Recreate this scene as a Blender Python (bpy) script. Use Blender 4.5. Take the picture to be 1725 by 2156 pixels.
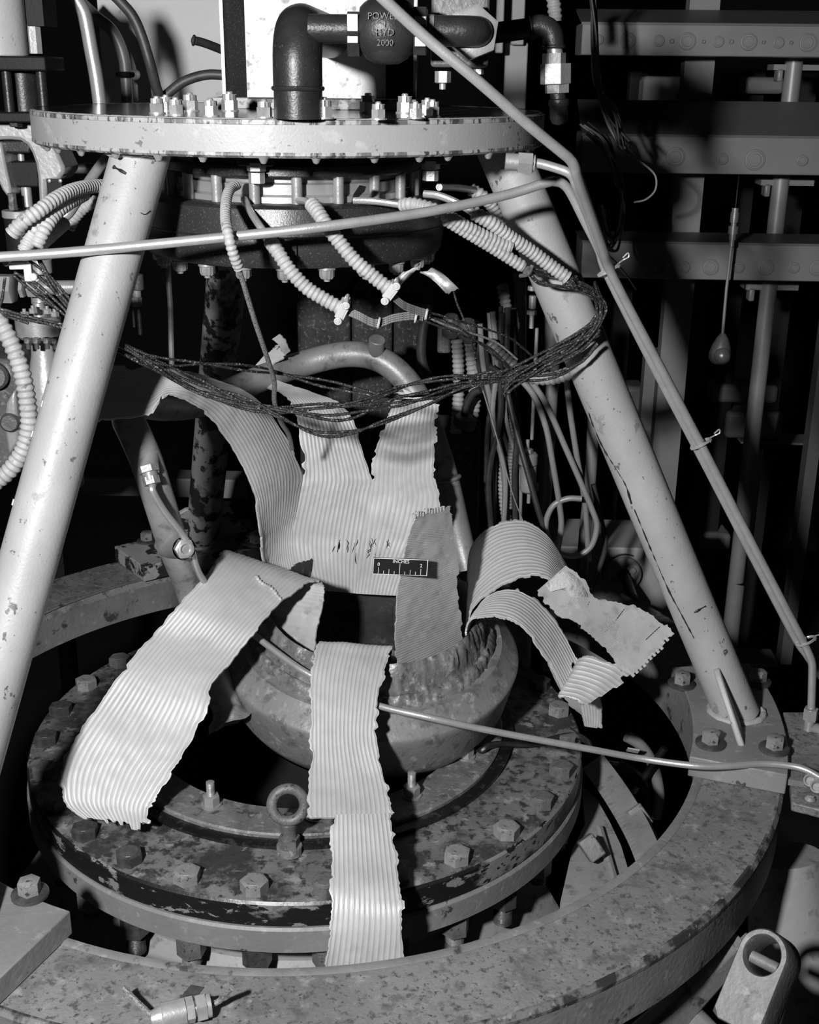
import bpy, math, random
from mathutils import Vector as V, Matrix, noise
for o in list(bpy.data.objects): bpy.data.objects.remove(o)
SC=bpy.context.scene; COL=SC.collection
random.seed(7)
# ---------------------------------------------------------------- camera
IMW,IMH=1725.0,2156.0
FPX=2537.0
CAM=V((0.18846,-1.44102,0.84569)); PITCH,ROLL,YAW=0.3512,0.0109,-0.0376
FW=V((math.sin(YAW)*math.cos(PITCH),math.cos(YAW)*math.cos(PITCH),-math.sin(PITCH)))
_r=V((math.cos(YAW),-math.sin(YAW),0)); _u=_r.cross(FW)
RT=_r*math.cos(ROLL)+_u*math.sin(ROLL); UP=-_r*math.sin(ROLL)+_u*math.cos(ROLL)
cd=bpy.data.cameras.new('camera'); cam=bpy.data.objects.new('camera',cd); COL.objects.link(cam)
cam.matrix_world=Matrix(((RT.x,UP.x,-FW.x,CAM.x),(RT.y,UP.y,-FW.y,CAM.y),(RT.z,UP.z,-FW.z,CAM.z),(0,0,0,1)))
cd.sensor_fit='VERTICAL'; cd.sensor_height=100; cd.lens=100*FPX/IMH; cd.clip_start=.02; cd.clip_end=60
SC.camera=cam
# ---------------------------------------------------------------- light: dark hall, one hand-held flash left of the camera
w=bpy.data.worlds.new('world'); SC.world=w; w.use_nodes=True
w.node_tree.nodes['Background'].inputs[0].default_value=(1,1,1,1)
w.node_tree.nodes['Background'].inputs[1].default_value=0.003
ld=bpy.data.lights.new('flash_lamp','POINT'); ld.energy=135; ld.shadow_soft_size=.04
lo=bpy.data.objects.new('flash_lamp',ld); COL.objects.link(lo); lo.location=V((-.235,-1.48,.985))
vs=SC.view_settings; vs.view_transform='Standard'; vs.look='None'; vs.gamma=1; vs.use_curve_mapping=False; vs.exposure=0.0
# ---------------------------------------------------------------- pixel ray -> world point at a real depth
def ray(px,py): return FW+RT*((px-IMW/2)/FPX)-UP*((py-IMH/2)/FPX)
def PY(px,py,y):
    d=ray(px,py); return CAM+d*((y-CAM.y)/d.y)
def PZ(px,py,z):
    d=ray(px,py); return CAM+d*((z-CAM.z)/d.z)
def m(p,n): return n*((p-CAM).dot(FW))/FPX         # n pixels at point p in metres
def pol(r,a,z,ox=0,oy=0): return V((ox+r*math.cos(math.radians(a)),oy+r*math.sin(math.radians(a)),z))
# ---------------------------------------------------------------- materials
def G(v): return (v,v,v,1)
MATS={}
def mat(name,base,rough=.5,metal=0,spots=(),bump=0,bscale=200,spec=.5,hatch=0,coords='Object',stretch=None):
    """spots: (colour, noise scale, threshold, softness[, detail]) wear / chips / grime laid over the base paint"""
    mt=bpy.data.materials.new(name); mt.use_nodes=True; nt=mt.node_tree; N=nt.nodes; L=nt.links
    bs=N['Principled BSDF']; bs.inputs['Roughness'].default_value=rough; bs.inputs['Metallic'].default_value=metal
    bs.inputs['Specular IOR Level'].default_value=spec
    tc=N.new('ShaderNodeTexCoord'); co=tc.outputs[coords]
    if stretch:
        mp=N.new('ShaderNodeMapping'); mp.inputs['Scale'].default_value=stretch; L.new(co,mp.inputs[0]); co=mp.outputs[0]
    cur=None
    for i,s in enumerate(spots):
        n=N.new('ShaderNodeTexNoise'); n.inputs['Scale'].default_value=s[1]; n.inputs['Detail'].default_value=s[4] if len(s)>4 else 6
        n.inputs['Roughness'].default_value=.62
        ad=N.new('ShaderNodeVectorMath'); ad.inputs[1].default_value=(i*3.7,i*1.3,i*2.1); L.new(co,ad.inputs[0]); L.new(ad.outputs[0],n.inputs['Vector'])
        mr=N.new('ShaderNodeMapRange'); mr.inputs[1].default_value=s[2]-s[3]; mr.inputs[2].default_value=s[2]+s[3]; L.new(n.outputs[0],mr.inputs[0])
        mx=N.new('ShaderNodeMix'); mx.data_type='RGBA'; mx.inputs[6].default_value=G(base); mx.inputs[7].default_value=G(s[0])
        if cur: L.new(cur,mx.inputs[6])
        L.new(mr.outputs[0],mx.inputs[0]); cur=mx.outputs[2]
    if cur: L.new(cur,bs.inputs['Base Color'])
    else: bs.inputs['Base Color'].default_value=G(base)
    nrm=None
    if bump:
        n=N.new('ShaderNodeTexNoise'); n.inputs['Scale'].default_value=bscale; n.inputs['Detail'].default_value=4; L.new(tc.outputs['Object'],n.inputs['Vector'])
        b=N.new('ShaderNodeBump'); b.inputs['Strength'].default_value=bump; b.inputs['Distance'].default_value=.002
        L.new(n.outputs[0],b.inputs['Height']); nrm=b
    if hatch:
        wv=N.new('ShaderNodeTexWave'); wv.bands_direction='Y'; wv.inputs['Scale'].default_value=hatch; wv.inputs['Distortion'].default_value=.6
        L.new(tc.outputs['UV'],wv.inputs['Vector'])
        b=N.new('ShaderNodeBump'); b.inputs['Strength'].default_value=.3; b.inputs['Distance'].default_value=.0008
        L.new(wv.outputs[0],b.inputs['Height'])
        if nrm: L.new(nrm.outputs[0],b.inputs['Normal'])
        nrm=b
    if nrm: L.new(nrm.outputs[0],bs.inputs['Normal'])
    MATS[name]=mt; return mt
paint=mat('light_paint',.34,.48,0,[(.32,14,.52,.12),(.40,7,.55,.1),(.09,48,.66,.012,8),(.13,110,.665,.012,5),(.24,26,.64,.02,8)],.15,300,stretch=(1,1,.75))
paint_edge=mat('light_paint_plate',.33,.45,0,[(.31,12,.52,.12),(.42,30,.62,.06),(.15,85,.66,.02,7)],.12,400,stretch=(1,1,1.3))
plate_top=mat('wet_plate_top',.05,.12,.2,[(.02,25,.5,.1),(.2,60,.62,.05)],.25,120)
chipped=mat('badly_chipped_paint',.36,.5,0,[(.28,10,.5,.1),(.02,30,.535,.02,10),(.02,8,.6,.03,9)],.2,200)
ringpaint=mat('worn_ring_paint',.21,.5,0,[(.15,7,.5,.12,8),(.12,34,.59,.06,11),(.08,120,.59,.05,9),(.26,60,.62,.06),(.05,200,.64,.03,6),(.08,15,.62,.04,11)],.3,260)
ringside=mat('ring_side_paint',.2,.5,0,[(.15,12,.5,.1),(.05,30,.62,.03,8),(.26,50,.64,.04)],.35,160)
flangetop=mat('mottled_flange_top',.20,.40,0,[(.12,7,.5,.1,8),(.045,14,.52,.05,11),(.035,75,.55,.05,9),(.27,45,.62,.04,8)],.3,260)
blackchip=mat('black_band_chipped',.01,.4,0,[(.2,4.5,.55,.02,9),(.2,32,.565,.012,9),(.012,60,.56,.012,8)],.2,200,stretch=(1,1,2.2))
flangeside=mat('flange_side_paint',.22,.5,0,[(.18,9,.5,.1),(.05,26,.66,.012,9),(.27,60,.62,.05)],.3,130)
vesselpaint=mat('vessel_paint',.30,.5,0,[(.25,6,.5,.15),(.15,40,.6,.05)],.3,90)
clampmat=mat('clamp_ring_metal',.20,.5,.1,[(.12,16,.5,.1,8),(.06,60,.60,.05),(.28,90,.60,.06)],.3,300)
groove=mat('oily_groove',.012,.18,.2,[(.05,60,.6,.05)],.3,300)
boltgrey=mat('old_bolt_paint',.15,.5,.1,[(.1,60,.5,.1),(.04,160,.62,.03)],.3,400)
boltlight=mat('painted_bolt',.26,.45,.1,[(.2,60,.5,.1),(.05,140,.62,.03)],.2,400)
boltdark=mat('oily_bolt',.09,.35,.3,[(.05,80,.5,.1)],.2,400)
steel=mat('bright_steel',.55,.33,.55,[(.42,80,.5,.15)],.1,500)
tubing=mat('steel_tubing',.50,.34,.5,[(.42,50,.5,.15)],.12,600)
petalin=mat('tube_sheet_inner',.47,.5,.12,[(.40,9,.5,.15),(.52,5,.55,.1),(.42,30,.62,.08),(.1,110,.74,.02)],.06,900)
petalout=mat('wound_jacket_outer',.44,.5,.12,[(.38,10,.5,.15),(.55,40,.66,.06),(.30,60,.6,.08)],.12,500,hatch=130)
petalpatch=mat('plaster_patch',.58,.7,0,[(.5,60,.5,.1),(.3,140,.62,.05)],.6,300)
dish=mat('nozzle_casting',.25,.45,.12,[(.20,12,.5,.12,7),(.14,50,.58,.05),(.34,70,.62,.05)],.25,220)
sooty=mat('nozzle_inner_shade',.03,.6,0,[(.015,20,.5,.1),(.12,14,.6,.05)],.3,120)  # near-black base stands in for the shade inside the nozzle
bead=mat('braze_bead',.24,.42,.25,[(.14,40,.5,.12),(.4,60,.60,.06),(.1,90,.62,.05)],1.0,110)
pipe=mat('bare_pipe',.34,.42,.25,[(.25,14,.5,.14),(.18,60,.60,.06)],.15,300)
darkmetal=mat('dark_metal',.035,.38,.4,[(.025,40,.5,.1),(.1,320,.66,.04)],.15,500)
injdark=mat('speckled_injector_steel',.05,.33,.4,[(.035,10,.5,.12),(.16,480,.64,.05,3)],.12,700)
window=mat('polished_band',.5,.28,.55,[(.36,12,.5,.2)],.05,300)
castiron=mat('dark_cast_fitting',.035,.42,.3,[(.025,30,.5,.1)],.25,400)
black=mat('black_finish',.008,.55,0,[(.015,60,.66,.03)],.1,300,spec=.25)
rubber=mat('dark_rubber',.04,.5,0,[(.025,60,.5,.1)],.1,400)
hose=mat('pale_hose',.40,.55,0,[(.33,40,.5,.1),(.16,90,.66,.03)],.2,400)
hosedark=mat('sooty_hose',.17,.5,0,[(.09,40,.5,.1)],.2,400)
burnt=mat('scorched_wire',.03,.3,.1,[(.012,200,.5,.1),(.3,420,.62,.04)],.7,700)
greywire=mat('braided_wire',.26,.45,.2,[(.1,500,.55,.06)],.6,900)
whitepl=mat('white_plastic',.5,.4)
inkblack=mat('ruler_black',.008,.4); inkwhite=mat('ruler_white',.75,.5)
panelm=mat('pale_wall_panel',.72,.55,0,[(.62,4,.5,.15),(.4,50,.7,.05)],.05,100)
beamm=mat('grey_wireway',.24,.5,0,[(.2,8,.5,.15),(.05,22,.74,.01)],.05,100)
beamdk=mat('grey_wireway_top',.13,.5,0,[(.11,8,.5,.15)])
postm=mat('grey_post',.26,.5,0,[(.22,8,.5,.15)])
dullpipe=mat('grey_conduit',.33,.42,.2,[(.26,10,.5,.15)])
insul=mat('gritty_insulation',.05,.8,0,[(.02,20,.5,.15),(.16,160,.60,.05)],.8,160)
casting=mat('silver_casting',.42,.38,.3,[(.35,14,.5,.15)],.25,160)
roughcast=mat('rough_grey_casting',.12,.5,.1,[(.07,20,.5,.15),(.2,90,.62,.05)],.5,160)
darkwall=mat('dark_hall_and_cavity_shade',.015,.8,0,[(.01,3,.5,.2)])  # hall surfaces; also stands in for shade inside vessel and throat
cabinet=mat('pale_cabinet',.40,.5,0,[(.34,5,.5,.15)],.05,60)
# ---------------------------------------------------------------- mesh builder
def basis(z,xh=None):
    z=V(z).normalized()
    if xh is None: xh=V((1,0,0)) if abs(z.x)<.9 else V((0,1,0))
    xh=V(xh); y=z.cross(xh).normalized(); x=y.cross(z).normalized(); return x,y,z
def crom(pts,n):
    """smooth open curve through pts, n samples per span (pts: list of V)"""
    if len(pts)<3: 
        return [pts[0].lerp(pts[-1],i/n) for i in range(n+1)]
    P=[pts[0]*2-pts[1]]+list(pts)+[pts[-1]*2-pts[-2]]; out=[]
    for i in range(1,len(P)-2):
        a,b,c,d=P[i-1],P[i],P[i+1],P[i+2]
        for k in range(n):
            t=k/n; out.append(.5*((2*b)+(c-a)*t+(2*a-5*b+4*c-d)*t*t+(3*b-a-3*c+d)*t**3))
    out.append(pts[-1].copy()); return out
def resample(path,step):
    L=[0]
    for a,b in zip(path,path[1:]): L.append(L[-1]+(b-a).length)
    n=max(2,int(L[-1]/step)); out=[]; j=0
    for i in range(n+1):
        s=L[-1]*i/n
        while j<len(L)-2 and L[j+1]<s: j+=1
        t=(s-L[j])/max(1e-9,L[j+1]-L[j]); out.append(path[j].lerp(path[j+1],min(1,t)))
    return out
class MB:
    def __init__(s): s.v=[]; s.f=[]; s.mi=[]; s.uv=None
    def add(s,vs,fs,mi=0):
        o=len(s.v); s.v+=[V(p) for p in vs]; s.f+=[tuple(i+o for i in f) for f in fs]
        s.mi+=[mi]*len(fs) if isinstance(mi,int) else list(mi); return s
    def box(s,c,size,ax=None,mi=0,taper=1):
        x,y,z=ax or (V((1,0,0)),V((0,1,0)),V((0,0,1))); c=V(c); h=[q/2 for q in size]; vs=[]
        for k in (-1,1):
            t=taper if k>0 else 1
            for a,b in ((-1,-1),(1,-1),(1,1),(-1,1)): vs.append(c+x*(a*h[0]*t)+y*(b*h[1]*t)+z*(k*h[2]))
        return s.add(vs,[(3,2,1,0),(4,5,6,7),(0,1,5,4),(1,2,6,5),(2,3,7,6),(3,0,4,7)],mi)
    def lathe(s,prof,o=(0,0,0),z=(0,0,1),seg=32,mi=0,closed=False,xh=None,a0=0,a1=360,nz=None):
        x,y,zz=basis(z,xh); o=V(o); vs=[]; n=len(prof); full=abs(a1-a0)>=360; ns=seg if full else seg+1
        for k in range(ns):
            a=math.radians(a0+(a1-a0)*k/seg); d=x*math.cos(a)+y*math.sin(a)
            for j,(r,h) in enumerate(prof):
                if nz: r,h=nz(r,h,a,j)
                vs.append(o+d*r+zz*h)
        fs=[]; mis=[]
        nj=n if closed else n-1
        for k in range(seg):
            k2=(k+1)%ns
            for j in range(nj):
                j2=(j+1)%n
                fs.append((k*n+j,k2*n+j,k2*n+j2,k*n+j2)); mis.append(mi if isinstance(mi,int) else mi[j])
        if not full:
            fs.append(tuple(range(n-1,-1,-1))); mis.append(0); fs.append(tuple((ns-1)*n+j for j in range(n))); mis.append(0)
        return s.add(vs,fs,mis)
    def cyl(s,a,b,r,r2=None,seg=20,mi=0,bev=0):
        a=V(a); b=V(b); d=b-a; h=d.length; r2=r if r2 is None else r2
        if bev: pr=[(0,0),(r-bev,0),(r,bev),(r2,h-bev),(r2-bev,h),(0,h)]
        else: pr=[(0,0),(r,0),(r2,h),(0,h)]
        return s.lathe(pr,a,d,seg,mi)
    def hexa(s,o,z,r,h,mi=0,rot=0,dome=.0,ch=.18):
        x,y,zz=basis(z); o=V(o)
        c=r*ch; e=c*.5
        pts=[]
        for hh,rr in ((0,r),(h-e,r),(h,r-c)):
            for k in range(6):
                a=math.radians(60*k+rot); pts.append(o+x*(rr*math.cos(a))+y*(rr*math.sin(a))+zz*hh)
        pts.append(o+zz*(h+dome))
        fs=[tuple(range(5,-1,-1))]
        for l in (0,1):
            for k in range(6): fs.append((l*6+k,l*6+(k+1)%6,l*6+6+(k+1)%6,l*6+6+k))
        for k in range(6): fs.append((12+k,12+(k+1)%6,18))
        return s.add(pts,fs,mi)
    def tube(s,path,r,seg=10,mi=0,rf=None,cap=True):
        n=len(path); T=[(path[min(i+1,n-1)]-path[max(i-1,0)]).normalized() for i in range(n)]
        x=basis(T[0])[0]; vs=[]; fs=[]
        for i in range(n):
            x=(x-T[i]*x.dot(T[i])).normalized(); y=T[i].cross(x); rr=rf(i) if rf else r
            for k in range(seg):
                a=2*math.pi*k/seg; vs.append(path[i]+x*(rr*math.cos(a))+y*(rr*math.sin(a)))
        for i in range(n-1):
            for k in range(seg): fs.append((i*seg+k,i*seg+(k+1)%seg,(i+1)*seg+(k+1)%seg,(i+1)*seg+k))
        if cap: fs.append(tuple(range(seg-1,-1,-1))); fs.append(tuple((n-1)*seg+k for k in range(seg)))
        return s.add(vs,fs,mi)
    def prism(s,poly,o,x,y,h,mi=0):
        o=V(o);x=V(x);y=V(y);z=x.cross(y).normalized(); n=len(poly)
        vs=[o+x*p[0]+y*p[1] for p in poly]+[o+x*p[0]+y*p[1]+z*h for p in poly]
        return s.add(vs,[tuple(range(n-1,-1,-1)),tuple(range(n,2*n))]+[(k,(k+1)%n,(k+1)%n+n,k+n) for k in range(n)],mi)
    def torus(s,o,z,R,r,seg=32,ms=12,mi=0):
        return s.lathe([(R+r*math.cos(2*math.pi*k/ms),r*math.sin(2*math.pi*k/ms)) for k in range(ms)],o,z,seg,mi,closed=True)
    def build(s,name,mats,parent=None,ang=35,bevel=0,origin=None):
        me=bpy.data.meshes.new(name)
        c=V((0,0,0))
        if origin is not None: c=V(origin)
        else:
            lo=[min(p[i] for p in s.v) for i in range(3)]; hi=[max(p[i] for p in s.v) for i in range(3)]
            c=V(((lo[0]+hi[0])/2,(lo[1]+hi[1])/2,(lo[2]+hi[2])/2))
        me.from_pydata([p-c for p in s.v],[],s.f)
        for q in (mats if isinstance(mats,(list,tuple)) else [mats]): me.materials.append(q)
        for p_,i in zip(me.polygons,s.mi): p_.material_index=i
        if s.uv:
            ul=me.uv_layers.new(name='uv')
            for lp in me.loops: ul.data[lp.index].uv=s.uv[lp.vertex_index]
        me.validate(); me.shade_smooth(); me.set_sharp_from_angle(angle=math.radians(ang))
        o=bpy.data.objects.new(name,me); COL.objects.link(o); o.location=c
        if parent: adopt(o,parent)
        if bevel:
            b=o.modifiers.new('bevel','BEVEL'); b.width=bevel; b.segments=2; b.limit_method='ANGLE'
        return o
WLOC={}
def wl(o): return WLOC.get(o.name) or V(o.location)
def adopt(o,parent):
    WLOC[o.name]=V(o.location); o.parent=parent; o.matrix_parent_inverse=Matrix.Translation(-wl(parent))
def tag(o,label=None,cat=None,group=None,kind=None):
    if label: o['label']=label
    if cat: o['category']=cat
    if group: o['group']=group
    if kind: o['kind']=kind
    return o
def thing(name,label,cat,loc,group=None):
    o=bpy.data.objects.new(name,None); COL.objects.link(o); o.location=V(loc); o.empty_display_size=.02
    return tag(o,label,cat,group)
def put(src,loc,rot=None,parent=None,name=None):
    """copy of a part mesh object at a place"""
    o=src.copy(); COL.objects.link(o); o.location=V(loc)
    if rot is not None: o.rotation_euler=rot
    o.parent=None; o.matrix_parent_inverse=Matrix()
    if parent: adopt(o,parent)
    return o
def textmesh(txt,size,depth,o,x,y,mt,parent,name='lettering',align='CENTER'):
    c=bpy.data.curves.new('t','FONT'); c.body=txt; c.size=size; c.extrude=depth; c.align_x=align; c.align_y='CENTER'; c.resolution_u=3
    t=bpy.data.objects.new('t',c); COL.objects.link(t); bpy.context.view_layer.update()
    me=bpy.data.meshes.new_from_object(t.evaluated_get(bpy.context.evaluated_depsgraph_get()))
    bpy.data.objects.remove(t); me.materials.clear(); me.materials.append(mt)
    ob=bpy.data.objects.new(name,me); COL.objects.link(ob); x=V(x).normalized(); y=V(y).normalized(); z=x.cross(y)
    M=Matrix(((x.x,y.x,z.x,0),(x.y,y.y,z.y,0),(x.z,y.z,z.z,0),(0,0,0,1)))
    me.transform(M); ob.location=V(o); adopt(ob,parent); return ob
def pp(lst): return [PY(*q) for q in lst]
def PBOX(mb,x0,y0,x1,y1,Y,th,mi=0):
    """upright box whose front face covers the given picture rectangle on the plane y=Y"""
    a=PY(x0,(y0+y1)/2,Y).x; b=PY(x1,(y0+y1)/2,Y).x; xm=(x0+x1)/2
    t=PY(xm,y0,Y).z; u=PY(xm,y1,Y).z
    return mb.box(((a+b)/2,Y+th/2,(t+u)/2),(b-a,th,t-u),None,mi)
# ================================================================ SETTING
f=MB(); f.box((0,1.5,-1.02),(7,8,.04)); tag(f.build('floor',darkwall),kind='structure')
f=MB(); f.box((0,5.3,1.4),(7,.06,4.88)); tag(f.build('wall_back',darkwall),kind='structure')
# ================================================================ BASE RING
RI,RO,RZ=.516,.621,.037
ring=thing('base_ring','broad worn grey steel base ring encircling the bolted vessel flange','ring',(0,0,-.03))
b=MB(); b.lathe([(RI,RZ-.012),(RI+.004,RZ),(RO-.004,RZ),(RO,RZ-.004),(RO,RZ-.062),(RI,RZ-.062),(RI,RZ-.012)],(0,0,0),(0,0,1),160,[0,0,0,1,1,1])
b.build('ring_body',[ringpaint,ringside],ring)
b=MB(); b.lathe([(RI-.0005,RZ+.001),(RI+.006,RZ+.0022),(RI+.010,RZ+.0005)],(0,0,0),(0,0,1),160); b.build('inner_lip',ringside,ring)
b=MB(); b.lathe([(RO-.007,RZ+.0003),(RO-.004,RZ+.0006),(RO+.0004,RZ-.004),(RO+.0004,RZ-.008)],(0,0,0),(0,0,1),160); b.build('worn_outer_edge',mat('worn_edge',.14,.5,0,[(.03,22,.52,.03,9),(.22,60,.6,.03)],.3,200),ring)
for a in (-60,60,180): b=MB(); b.cyl(pol(.57,a,-1.0),pol(.57,a,RZ-.06),.05,seg=24); b.build('support_column',vesselpaint,ring)
b=MB(); q=[PZ(*t,RZ+.0004) for t in ((372,2110),(402,2074),(430,2079),(404,2113))]; b.add(q+[p+V((0,0,.0006)) for p in q],[(0,1,2,3),(7,6,5,4)]+[(k,k+4,(k+1)%4+4,(k+1)%4) for k in range(4)]); b.build('tape_patch',boltdark,ring)
# ================================================================ TRIPOD STAND
PO=V((-.005,.0,0)); PR,PT,PB=.287,.803,.768
worn_e=mat('worn_plate_edge',.34,.5,0,[(.12,50,.53,.03,10),(.05,140,.56,.03,6)],.3,200,stretch=(1,1,.4))
tri=thing('tripod_stand','pale painted three-legged stand carrying the round top plate','stand',(0,0,RZ))
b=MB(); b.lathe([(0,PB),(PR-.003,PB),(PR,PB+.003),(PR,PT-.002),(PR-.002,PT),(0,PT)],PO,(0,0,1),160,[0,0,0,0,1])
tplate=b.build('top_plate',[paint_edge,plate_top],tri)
b=MB(); b.lathe([(PR-.004,PT+.0003),(PR+.0003,PT-.0015),(PR+.0004,PT-.005),(PR,PT-.0055)],PO,(0,0,1),160); b.build('worn_rim',worn_e,tplate)
b=MB(); b.lathe([(PR-.003,PB-.0002),(PR+.0003,PB+.002),(PR+.0003,PB+.0045),(PR,PB+.005)],PO,(0,0,1),160); b.build('worn_rim',worn_e,tplate)
b=MB()
for k in range(17):
    a=-170+k*10.2+random.uniform(-2,2); p=pol(PR-.008+random.uniform(-.004,.004),a,PB,PO.x,PO.y)
    b.lathe([(0,-.006),(.0025,-.005),(.004,-.002),(.0055,.001)],p,(0,0,1),10)
tag(b.build('water_drops',window,tplate),kind='stuff')
PADZ=RZ+.028
padbolt=None
def hexbolt(r,h,washer,mt,name='hex_bolt',rot=0,wr=1.25,wt=.004):
    b=MB()
    if washer: b.lathe([(0,0),(r*wr*1.05,0),(r*wr*1.05,wt*.7),(r*wr*.95,wt),(0,wt)],(0,0,0),(0,0,1),20,1)
    b.hexa((0,0,wt if washer else 0),(0,0,1),r,h,0,rot)
    return b
legmats={-4:paint,116:chipped,-124:paint}
for a in (-4,116,-124):
    q=lambda r,z,da=0: pol(r,a+da,z)
    pad=MB(); n=12
    lo=[]; 
    vs=[]
    for z in (RZ+.0005,PADZ):
        for rr in (RI-.008,RO+.002):
            for k in range(n+1): vs.append(pol(rr,a-13.5+27*k/n,z))
    N1=n+1; fs=[]
    for k in range(n):
        fs.append((k,k+1,N1+k+1,N1+k)[::-1] if 0 else (k,N1+k,N1+k+1,k+1)); fs.append((2*N1+k,2*N1+k+1,3*N1+k+1,3*N1+k))
        fs.append((k,k+1,2*N1+k+1,2*N1+k)); fs.append((N1+k,3*N1+k,3*N1+k+1,N1+k+1))
    fs.append((0,2*N1,3*N1,N1)); fs.append((n,N1+n,3*N1+n,2*N1+n))
    pad.add(vs,fs); fp=pad.build('foot_pad',chipped if a==116 else flangeside,tri,bevel=.0015)
    leg=MB(); A=q(.5685,PADZ-.004); B=q(.233,PB+.002); leg.cyl(A,B,.0287,seg=40); lgo=leg.build('leg',legmats[a],tri)
    if a==-124: left_leg=lgo
    ax=(B-A).normalized(); hz=pol(1,a,0)
    # weld fillet where the slanted pipe meets pad and plate
    for cpt,sgn in ((A,1),(B,-1)):
        w_=MB()
        ring_=[]
        for k in range(33):
            t=2*math.pi*k/32; side=V((-hz.y,hz.x,0)); 
            rr=.031; e=hz*(math.cos(t)*rr/abs(ax.z))+side*(math.sin(t)*rr); z0=PADZ+.001 if sgn>0 else PB-.001
            ctr=A+ax*((z0-A.z)/ax.z); ring_.append(ctr+e)
        w_.tube(ring_,.0042,8,rf=lambda i:.0042+.0008*math.sin(i*2.3))
        w_.build('weld',legmats[a],lgo)
    # gusset rib along the front of the leg
    gd=PZ(1571,1597,PADZ)-pol(.5685,a,PADZ); dirs=(-90,90) if a!=-4 else (math.degrees(math.atan2(gd.y,gd.x))+4,)
    for da in dirs:
        side=pol(1,a+da,0); g=MB(); c0=q(.566,PADZ); 
        poly=[(.029,0),(.086,0),(.083,.010),(.044,.072),(.034,.078),(.012,.078)]
        g.prism([(x_,y_) for x_,y_ in poly],c0-side.cross(V((0,0,1)))*(-.004)*-1,side,V((0,0,1))+pol(-.45,a,0),.008)
        g.build('gusset',legmats[a],lgo,bevel=.002)
    for rr,da in ((.530,-9.3),(.606,-8.4),(.613,8.2),(.507,7.6)):
        hb=hexbolt(.0115,.014,True,None,rot=random.uniform(0,60),wr=1.55)
        o=hb.build('pad_bolt',[boltlight,boltdark],origin=(0,0,0)); o.location=pol(rr,a+da,PADZ); adopt(o,fp)
# small paper labels stuck on the left leg
A=pol(.5685,-124,PADZ); B=pol(.233,-124,PB); ax=(B-A).normalized()
for (px,py,w_,h_) in ((86,849,.014,.006),(62,915,.011,.006),(22,1052,.008,.006)):
    best=min((A.lerp(B,t/200) for t in range(201)),key=lambda p:(p-CAM).normalized().cross(ray(px,py).normalized()).length)
    nrm=(CAM-best); nrm=(nrm-ax*nrm.dot(ax)).normalized(); sd=ax.cross(nrm).normalized()
    pt=min((best+nrm*(.0290*math.cos(t/50))+sd*(.0290*math.sin(t/50)) for t in range(-75,76)),key=lambda p:(p-CAM).normalized().cross(ray(px,py).normalized()).length)
    nn=(pt-best).normalized(); lb=MB(); lb.box(pt,(w_,h_,.0012),(ax.cross(nn),ax,nn)); lb.build('paper_tag',whitepl,left_leg)
# long paint scratches down to dark metal on the legs
def legpt(a,px,py):
    A=pol(.5685,a,PADZ-.004); B=pol(.233,a,PB+.002); u=(B-A).normalized(); d=ray(px,py).normalized(); w0=CAM-A
    d2=d-u*d.dot(u); w2=w0-u*w0.dot(u); qa=d2.dot(d2); qb=2*d2.dot(w2); qc=w2.dot(w2)-.0287**2; D=qb*qb-4*qa*qc
    return CAM+d*((-qb-math.sqrt(D))/(2*qa)) if D>0 else None
LEGO={a:[o for o in tri.children if o.name.startswith('leg')][i] for i,a in enumerate((-4,116,-124))}
for a,pts,r in ((-4,[(1240,868),(1252,902),(1272,945),(1296,985),(1318,1022),(1330,1060)],.0016),(-4,[(1336,1072),(1362,1135),(1386,1192),(1412,1250),(1436,1295),(1462,1344)],.0014),(-4,[(1462,1290),(1472,1284),(1486,1276)],.0020),(-124,[(240,352),(252,358),(266,366)],.003),(-124,[(296,448),(306,452),(316,444)],.0009)):
    pa=[legpt(a,*q) for q in pts]; pa=[q for q in pa if q]
    if len(pa)<3: continue
    pa=resample(crom(pa,6),.003); b=MB(); b.tube(pa,r,7,rf=lambda i:r*max(.15,.55+1.1*noise.noise(V((i*.37,r*900,a))))); b.build('paint_scratch',darkmetal,LEGO[a])
# nuts standing on the top plate
def castle(r,h,mt,parent,p):
    b=MB(); b.lathe([(0,0),(r*1.15,0),(r*1.15,.0015),(0,.0015)],p,(0,0,1),20)
    b.hexa(p+V((0,0,.0015)),(0,0,1),r,h*.55,rot=random.uniform(0,60),ch=.12)
    for k in range(6):
        a=math.radians(60*k+25); b.box(p+V((math.cos(a)*r*.62,math.sin(a)*r*.62,h*.72)),(r*.42,r*.42,h*.42),basis((0,0,1),(math.cos(a),math.sin(a),0)))
    b.cyl(p+V((0,0,h*.3)),p+V((0,0,h*1.08)),r*.42,seg=12,bev=.001)
    b.build('castle_nut',steel,parent,ang=30)
for (px,py,Y,s) in ((331,232,-.2,1),(350,229,-.13,1),(371,238,-.24,1),(401,232,-.12,1.15),(444,241,-.26,1),(484,232,-.1,1.2),(557,244,-.28,1),
                    (682,246,-.28,1.15),(775,233,-.1,1.2),(797,245,-.285,.95),(853,232,-.1,1.2),(875,242,-.25,.95),(900,234,-.13,1),(911,237,-.2,1)):
    p=PY(px,py,Y); p.z=PT; r=.0072*s; castle(r,.0155*s,steel,tplate,p)
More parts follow.
